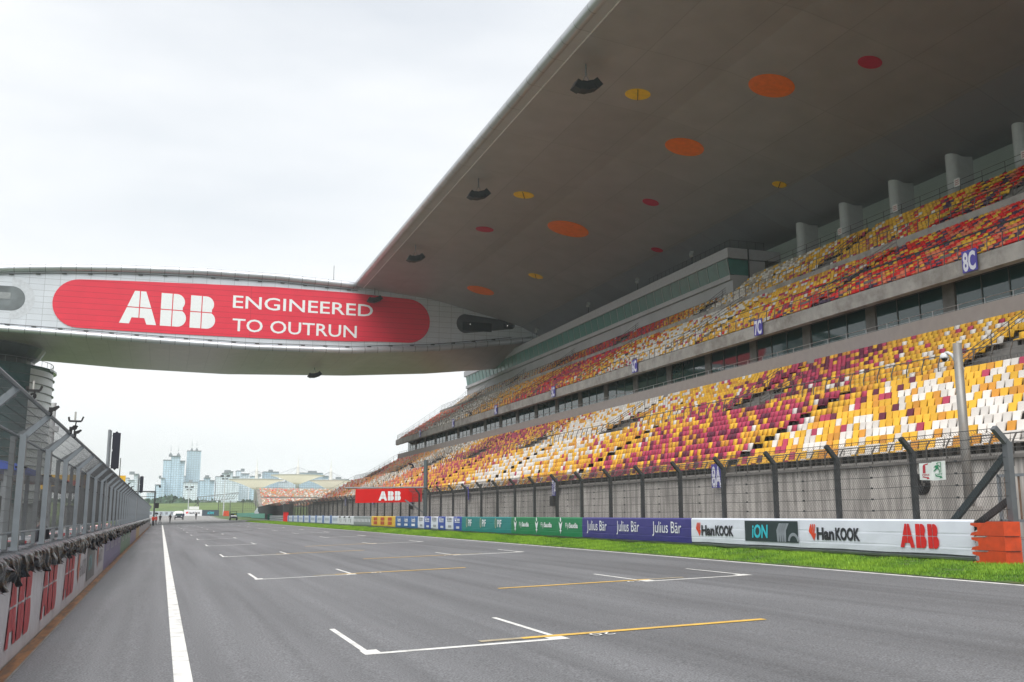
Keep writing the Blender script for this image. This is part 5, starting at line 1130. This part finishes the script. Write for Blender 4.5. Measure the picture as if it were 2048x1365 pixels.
# ------------------------------------------------------------------ FAR TRACKSIDE
T = thing('far_banner', 'white Hankook banner with red emblem facing the camera across the far track end', 'banner', (11.3, 400, 1.6))
b = MB(); b.box((8.15, 400, 1.5), (14.6, 400.3, 3.75)); b.build('cloth', white, T); fr = Frame((8.15, 399.97, 1.6), (1, 0, 0), (0, 0, 1), (0, -1, 0))
b = MB(); fit_text(b, fr, 'HanKOOK', 1.7, .6, .75, 4.2, z=.01, bold=.03); b.build('lettering', blk, T); b = MB(); put_poly(b, fr, [(.6, 1.0), (1.1, .55), (1.6, 1.4), (.9, 1.4)], .01); b.build('emblem', redl, T)
T = thing('far_banner', 'dark grey iON banner right of the far white banner', 'banner', (17.8, 400, 1.6))
b = MB(); b.box((14.6, 400, 1.5), (20.8, 400.3, 3.7)); b.build('cloth', mat('banner_slate', (.045, .065, .085), .5), T); fr = Frame((14.6, 399.97, 1.6), (1, 0, 0), (0, 0, 1), (0, -1, 0))
b = MB(); fit_text(b, fr, 'iON', 2.0, .55, .95, 2.4, z=.01, bold=.03, shear=.2); b.build('lettering', cyn, T)
T = thing('far_barrier', 'pale long barrier wall behind the people at the far end', 'barrier', (0, 402, 1.6)); b = MB(); b.box((-9, 402, 1.4), (8.1, 402.4, 3.2)); b.build('wall', mat('barrier_pale', (.42, .48, .52), .6, var=.2, scale=.7), T)
b = MB()
for x in np.arange(-8, 8, 1.9): b.box((x, 401.9, 2.0), (x+.9, 401.96, 2.9))
b.build('printed_marks', mat('mark_dim', (.2, .22, .25), .6), T)
tm = mat('tyre_green', (.02, .19, .13), .6, var=.15, scale=.6)
T = thing('tyre_barrier', 'row of green wrapped tyre barriers curving beside the far grass', 'tyre barrier', (24, 280, 1))
def wallseg(p0, p1, z0, h0, wd, m, nm, par):
    b = MB(); b.bar((p0[0], p0[1], z0+h0/2), (p1[0], p1[1], z0+h0/2), wd, h0); return b.build(nm, m, par)
gzz = 1.0
wallseg((22.5, 226), (26, 262), .78, 1.25, 1.0, tm, 'near_block', T); wallseg((26, 262), (27.5, 330), .9, 1.3, 1.0, mat('tyre_green_pale', (.06, .26, .20), .6, var=.1), 'far_block', T); wallseg((27.5, 330), (27.0, 410), 1.2, 1.3, 1.0, MATS['tyre_green_pale'], 'far_block', T)
T = thing('steel_barrier', 'bare grey three-rail barrier between the tyre barrier and the red post', 'barrier', (21, 200, .7))
for k in range(3): wallseg((19.9, 172), (22.4, 225), .72+k*.36, .26, .1, steelb, 'rail', T)
T = thing('red_post', 'red marker post at the start of the printed barrier', 'post', (19.4, 170, .7)); b = MB(); b.box((19.1, 170, .6), (19.9, 170.4, 2.3)); b.build('post', redl, T); b = MB(); b.box((19.05, 169.9, 2.3), (19.95, 170.5, 3.6)); b.build('cabinet', dksteel, T)
T = thing('orange_block', 'orange barrier block alone on the far grass', 'barrier', (24.4, 385, 1.4)); b = MB(); b.prism([(-1.05, 0), (1.05, 0), (.9, 1.9), (-.9, 1.9)], lambda x, z, h: Vector((22.6+x, 385+h, 1.4+z)), 1.2); b.build('block', org_m, T)
# far fences
T = thing('far_fence', 'dense dark mesh fence with bent posts curving away beyond the barrier', 'fence', (23, 220, .7))
pts = [(20.4, 168), (21.6, 195), (23.6, 235), (26.8, 290), (28.5, 320)]
def along(pts, step):
    out_ = []; 
    for (x0, y0), (x1, y1) in zip(pts, pts[1:]):
        d = math.hypot(x1-x0, y1-y0); n_ = int(d/step)
        for i in range(n_): out_.append((x0+(x1-x0)*i/n_, y0+(y1-y0)*i/n_))
    return out_+[pts[-1]]
pp = along(pts, 3.4); pf = None
for x, y in pp:
    if pf is None: b = MB(); b.bar((x, y, .5), (x, y, 3.7), .14, .14, up=(0, 1, 0)); b.bar((x, y, 3.65), (x-.5, y, 4.2), .13, .13, up=(0, 1, 0)); pf = b.build('post', dksteel, T); f0 = (x, y)
    else: copy_child(pf, T, (x-f0[0], y-f0[1], 0))
b = MB()
for x, y in along(pts, .28): b.wire((x, y, .8), (x, y, 3.7), .018)
for z in np.arange(.9, 3.8, .3):
    for (x0, y0), (x1, y1) in zip(pts, pts[1:]): b.wire((x0, y0, z), (x1, y1, z), .014)
b.build('wire_mesh', dksteel, T)
T = thing('far_fence', 'brown mesh fence across the grass bank behind the orange block', 'fence', (29, 420, 2)); b = MB()
for x in np.arange(21.5, 36, .8): b.wire((x, 420, 1.2), (x, 420, 7.4), .035)
for z in np.arange(1.6, 7.5, .7): b.wire((21.5, 420, z), (36, 420, z), .035)
b.build('wire_mesh', mat('mesh_brown', (.09, .08, .07), .7), T); b = MB()
for x in (21.5, 26, 31, 36): b.bar((x, 420, 1), (x, 420, 7.6), .22)
b.build('posts', dksteel, T)
b = MB()
T = thing('recovery_vehicle', 'pale recovery vehicle with a tall cab behind the green tyre barrier', 'vehicle', (31.5, 352, 1.4)); b.prism([(-2.2, .5), (2.2, .5), (2.2, 1.6), (1.2, 3.2), (-.8, 3.2), (-.8, 1.9), (-2.2, 1.9)], lambda x, z, h: Vector((32.2-x, 352+h, 1.2+z)), 2.2); b.build('body', mat('vehicle_grey', (.38, .42, .46), .5), T)
b = MB(); b.box((31.0, 351.94, 2.9), (32.6, 351.98, 4.0)); b.build('window', GL, T)
for sx in (30.6, 33.6):
    b = MB(); torus(b, (sx, 351.9, 1.75), .38, .17, (0, 1, 0), 14, 6); b.build('tyre', black, T)
# hill, trees, gantry
hm = mat('hill_grass', (.10, .15, .035), .95, var=.25, scale=.05, dirt=(.06, .11, .03), dscale=.03)
b = MB(); gx = np.linspace(-90, 260, 36); gy = [470, 500, 530, 560, 600, 700]; hz = [.6, 2.6, 5.4, 7.6, 8.4, 8.6]
b.add([(x, y, h_+math.sin(x*.05+y*.02)*.6*(h_ > 2)) for y, h_ in zip(gy, hz) for x in gx], [(j*36+i, j*36+i+1, (j+1)*36+i+1, (j+1)*36+i) for j in range(5) for i in range(35)]); struct(b.build('hill', hm, smooth=True))
b = MB(); b.add([(-9, 430, 1.45), (22, 430, 1.45), (24, 462, 1.55), (-12, 462, 1.55)], [(0, 1, 2, 3)]); struct(b.build('far_path', mat('path_pale', (.32, .31, .27), .9)))
def forest():
    N_ = 15000; x = -420+rng.random(N_)*1000; y = 820+rng.random(N_)*90; top = 9.5+2*np.sin(x*.031+2)+1.2*np.sin(x*.083+1)+1.4*np.sin(x*.21)+rng.random(N_)*1.5
    z = 4+rng.random(N_)**.6*top*.85; r_ = 1.0+rng.random(N_)*1.6
    a = rng.normal(size=(N_, 3)); c = rng.normal(size=(N_, 3)); a /= np.linalg.norm(a, axis=1)[:, None]; c = np.cross(a, c); c /= np.linalg.norm(c, axis=1)[:, None]
    P = np.stack([x, y, z], 1)[:, None, :]; v = np.stack([a, c, -a, -c], 1)*r_[:, None, None]+P
    cl = np.array([.05, .10, .06])*(.6+.9*rng.random((N_, 1)))
    mesh_np('trees', v.reshape(-1, 3), np.arange(N_*4).reshape(-1, 4), np.repeat(cl, 4, 0), mat('foliage', (1, 1, 1), .9, var=.2, attr=True), 'stuff', 'far belt of dark green trees below the tower blocks', 'trees')
forest()
T = thing('overhead_sign_bridge', 'long dark truss sign bridge leaning over the far track in front of the trees', 'gantry', (16, 500, 5)); b = MB()
A0, A1 = Vector((16, 505, 10.2)), Vector((35, 505, 12.4)); B0, B1 = Vector((16.5, 505, 7.9)), Vector((33, 505, 9.6))
b.bar(A0, A1, .35); b.bar(B0, B1, .3)
for i in range(15): t_ = i/14; b.bar(A0.lerp(A1, t_), B0.lerp(B1, t_), .22)
b.build('truss', steel, T); b = MB(); b.bar((16, 505, 10.2), (17.2, 505, 2), .4); b.bar((17.8, 505, 9), (14, 505, 5.2), .3); b.build('leg', dksteel, T); b = MB(); b.box((12.5, 504.5, 4.4), (17, 505, 5.8)); b.build('cabin', white, T)
def mast(x, y, h_, lb, s=1):
    T = thing('light_mast', lb, 'light mast', (x, y, 1), 'floodlight masts')
    b = MB(); b.tube([(x, y, .5), (x, y, h_)], [.28*s, .14*s], 8); b.build('pole', mat('mast_pale', (.5, .53, .55), .5), T)
    b = MB()
    for q in (-1.6, -.9, .9, 1.6): b.box((x+q*s-.32*s, y-.2, h_-.3), (x+q*s+.32*s, y+.2, h_+.35)); b.box((x+q*.6*s-.28*s, y-.2, h_-1.5*s), (x+q*.6*s+.28*s, y+.2, h_-1.0*s))
    b.bar((x-2*s, y, h_-.3), (x+2*s, y, h_-.3), .12); b.build('lamps', dksteel, T)
mast(25.2, 450, 18.4, 'tall pale floodlight mast in front of the apartment towers'); mast(10.5, 440, 13.3, 'smaller floodlight mast left of the tall pale one', .9)
# ------------------------------------------------------------------ far stand + umbrellas
FS = thing('far_grandstand', 'low open grandstand far away under the funnel canopies', 'grandstand', (95, 550, 0))
b = MB(); prof = []
for i in range(22): prof += [(530-.5+i*.9, 6.1+i*.42), (530-.5+(i+1)*.9, 6.1+i*.42)]
n = len(prof); b.add([(47, y, z) for y, z in prof]+[(152, y, z) for y, z in prof], [(i, i+n, i+n+1, i+1) for i in range(n-1)]); b.build('terrace', concrete, FS)
b = MB(); b.box((46, 529, 0), (152, 529.5, 6.3)); b.box((46, 529, 0), (46.8, 551, 6)); b.add([(46.5, 529, 6), (46.5, 550, 6), (46.5, 550, 15.6)], [(0, 1, 2)]); b.build('wall', mat('stand_wall', (.22, .21, .2), .9), FS)
b = MB()
for x in np.arange(47, 152, 1.5): b.wire((x, 549.8, 15.1), (x, 549.8, 16.3), .05)
b.wire((47, 549.8, 16.3), (152, 549.8, 16.3), .06); b.build('railing', dksteel, FS)
cream = mat('canopy_membrane', (.66, .62, .52), .7, var=.04); 
cn = cream.node_tree; ct = cn.nodes.new('ShaderNodeBsdfTranslucent'); ct.inputs[0].default_value = (.85, .80, .66, 1); cmx = cn.nodes.new('ShaderNodeMixShader'); cmx.inputs[0].default_value = .5
cn.links.new(cn.nodes['Principled BSDF'].outputs[0], cmx.inputs[1]); cn.links.new(ct.outputs[0], cmx.inputs[2]); cn.links.new(cmx.outputs[0], cn.nodes['Material Output'].inputs[0])
for k, (x, y, zr, rad, lb) in enumerate([(49.5, 580, 21.4, 15.0, 'cream funnel canopy with a spire, leftmost of the three'), (77.3, 620, 25.7, 16.0, 'cream funnel canopy with a spire, the middle and highest one'), (87.9, 560, 20.7, 11.5, 'cream funnel canopy with a spire, rightmost beside the big stand')]):
    T = thing('funnel_canopy', lb, 'canopy', (x, y, 0), 'funnel canopies over the far stand')
    b = MB(); b.lathe((x, y, zr), [(rad, 0), (rad, -.35), (rad*.78, -1.2), (rad*.5, -2.7), (rad*.26, -4.3), (rad*.13, -5.2), (rad*.13, -5.5)], 40); c_ = b.build('membrane', cream, T, smooth=True)
    b = MB(); b.lathe((x, y, zr), [(rad+.15, -.2), (rad+.2, 0), (rad+.15, .12), (rad-.1, .05)], 40); b.build('rim', mat('rim_grey', (.5, .52, .52), .5), c_, root=T)
    b = MB(); b.tube([(x, y, 0), (x, y, zr-5.3)], [1.3, 1.0], 12); b.build('mast', mat('mast_canopy', (.38, .40, .40), .6), T)
    b = MB(); b.tube([(x, y, zr-3), (x, y, zr+5), (x, y, zr+6.5), (x, y, zr+12)], [1.1, .8, .35, .08], 8)
    b.build('spire', mat('spire_white', (.72, .72, .70), .5), T)
    b = MB()
    for q in range(12): an = q*math.pi/6; b.wire((x, y, zr+5), (x+rad*.9*math.cos(an), y+rad*.9*math.sin(an), zr), .04)
    b.build('cable', steel, T)
# ------------------------------------------------------------------ CITY
def tower(x0, x1, zt, y, lb, col, crown=0, seg=None, depth=30):
    T = thing('apartment_tower', lb, 'apartment tower', ((x0+x1)/2, y, 0), 'far apartment towers')
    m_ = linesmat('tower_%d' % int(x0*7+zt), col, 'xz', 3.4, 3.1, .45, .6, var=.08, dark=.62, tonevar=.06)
    b = MB(); segs = seg or [(0, 1, 1)]; W_ = x1-x0
    for i, (a, c, h_) in enumerate(segs): b.box((x0+W_*a, y+i*1.5, 0), (x0+W_*c, y+depth-i*1.2, zt*h_))
    b.build('walls', m_, T)
    b = MB(); W2 = W_
    for (a, c, h_) in segs:
        b.box((x0+W_*a-.4, y-.6, zt*h_), (x0+W_*c+.4, y+depth+.4, zt*h_+.9)); 
    if crown:
        for q in (.32, .68):
            cx = x0+W_*q; z_ = zt*max(s_[2] for s_ in segs); b.box((cx-W_*.08, y+5, z_), (cx+W_*.08, y+5+W_*.26, z_+3)); n0 = len(b.v); b.add([(cx-W_*.07, y+5, z_+3), (cx+W_*.07, y+5, z_+3), (cx+W_*.07, y+5+W_*.24, z_+3), (cx-W_*.07, y+5+W_*.24, z_+3), (cx, y+8, z_+6.5)], [(0, 1, 4), (1, 2, 4), (2, 3, 4), (3, 0, 4)]); b.tube([(cx, y+8, z_+7.5), (cx, y+8, z_+16)], [.35, .1], 5)
    else: b.box((x0+W_*.35, y+6, zt), (x0+W_*.62, y+15, zt+4))
    b.build('roof', mat('roof_slate', (.16, .18, .20), .7), T)
CB = (.48, .65, .78); CC = (.68, .78, .85)  # pale blue of distance haze mixed into the tower wall colours
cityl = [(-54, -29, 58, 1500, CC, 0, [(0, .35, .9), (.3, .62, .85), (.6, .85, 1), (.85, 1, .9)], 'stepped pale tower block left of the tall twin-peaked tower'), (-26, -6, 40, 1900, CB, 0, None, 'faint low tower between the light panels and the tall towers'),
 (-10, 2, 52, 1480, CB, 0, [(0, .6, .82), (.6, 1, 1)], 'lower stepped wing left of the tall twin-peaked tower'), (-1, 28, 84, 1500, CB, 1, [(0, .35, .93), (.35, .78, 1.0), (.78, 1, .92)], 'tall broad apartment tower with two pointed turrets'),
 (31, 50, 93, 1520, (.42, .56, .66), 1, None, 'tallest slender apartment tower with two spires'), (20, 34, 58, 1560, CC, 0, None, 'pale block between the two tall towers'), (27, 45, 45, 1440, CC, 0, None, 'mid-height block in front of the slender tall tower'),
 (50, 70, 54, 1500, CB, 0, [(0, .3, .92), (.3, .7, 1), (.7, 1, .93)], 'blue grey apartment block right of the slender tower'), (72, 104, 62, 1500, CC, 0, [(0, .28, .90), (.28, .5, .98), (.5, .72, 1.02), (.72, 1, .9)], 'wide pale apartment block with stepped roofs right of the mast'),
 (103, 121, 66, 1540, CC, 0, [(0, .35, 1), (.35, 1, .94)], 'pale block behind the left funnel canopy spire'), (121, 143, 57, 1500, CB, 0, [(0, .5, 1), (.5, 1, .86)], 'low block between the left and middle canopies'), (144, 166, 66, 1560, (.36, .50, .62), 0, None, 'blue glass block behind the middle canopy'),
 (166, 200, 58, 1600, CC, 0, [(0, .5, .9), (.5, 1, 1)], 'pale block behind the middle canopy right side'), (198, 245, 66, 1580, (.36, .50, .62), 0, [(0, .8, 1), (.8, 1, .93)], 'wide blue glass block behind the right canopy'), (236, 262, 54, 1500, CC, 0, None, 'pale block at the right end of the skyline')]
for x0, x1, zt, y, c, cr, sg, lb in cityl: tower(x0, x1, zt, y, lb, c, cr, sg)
# ------------------------------------------------------------------ haze
b = MB(); b.box((-700, -80, -12), (900, 2100, 112)); hzo = b.build('haze', bpy.data.materials.new('haze')); hzo['kind'] = 'stuff'; hzo['label'] = 'thin pale haze softening the distant towers'; hzo['category'] = 'haze'
hmt = hzo.data.materials[0]; hmt.use_nodes = True; t = hmt.node_tree; t.nodes.clear(); mo = t.nodes.new('ShaderNodeOutputMaterial'); pv = t.nodes.new('ShaderNodeVolumePrincipled')
pv.inputs['Color'].default_value = (.88, .96, 1.0, 1); pv.inputs['Density'].default_value = 0.00021; pv.inputs['Anisotropy'].default_value = .1
t.links.new(pv.outputs[0], mo.inputs['Volume'])
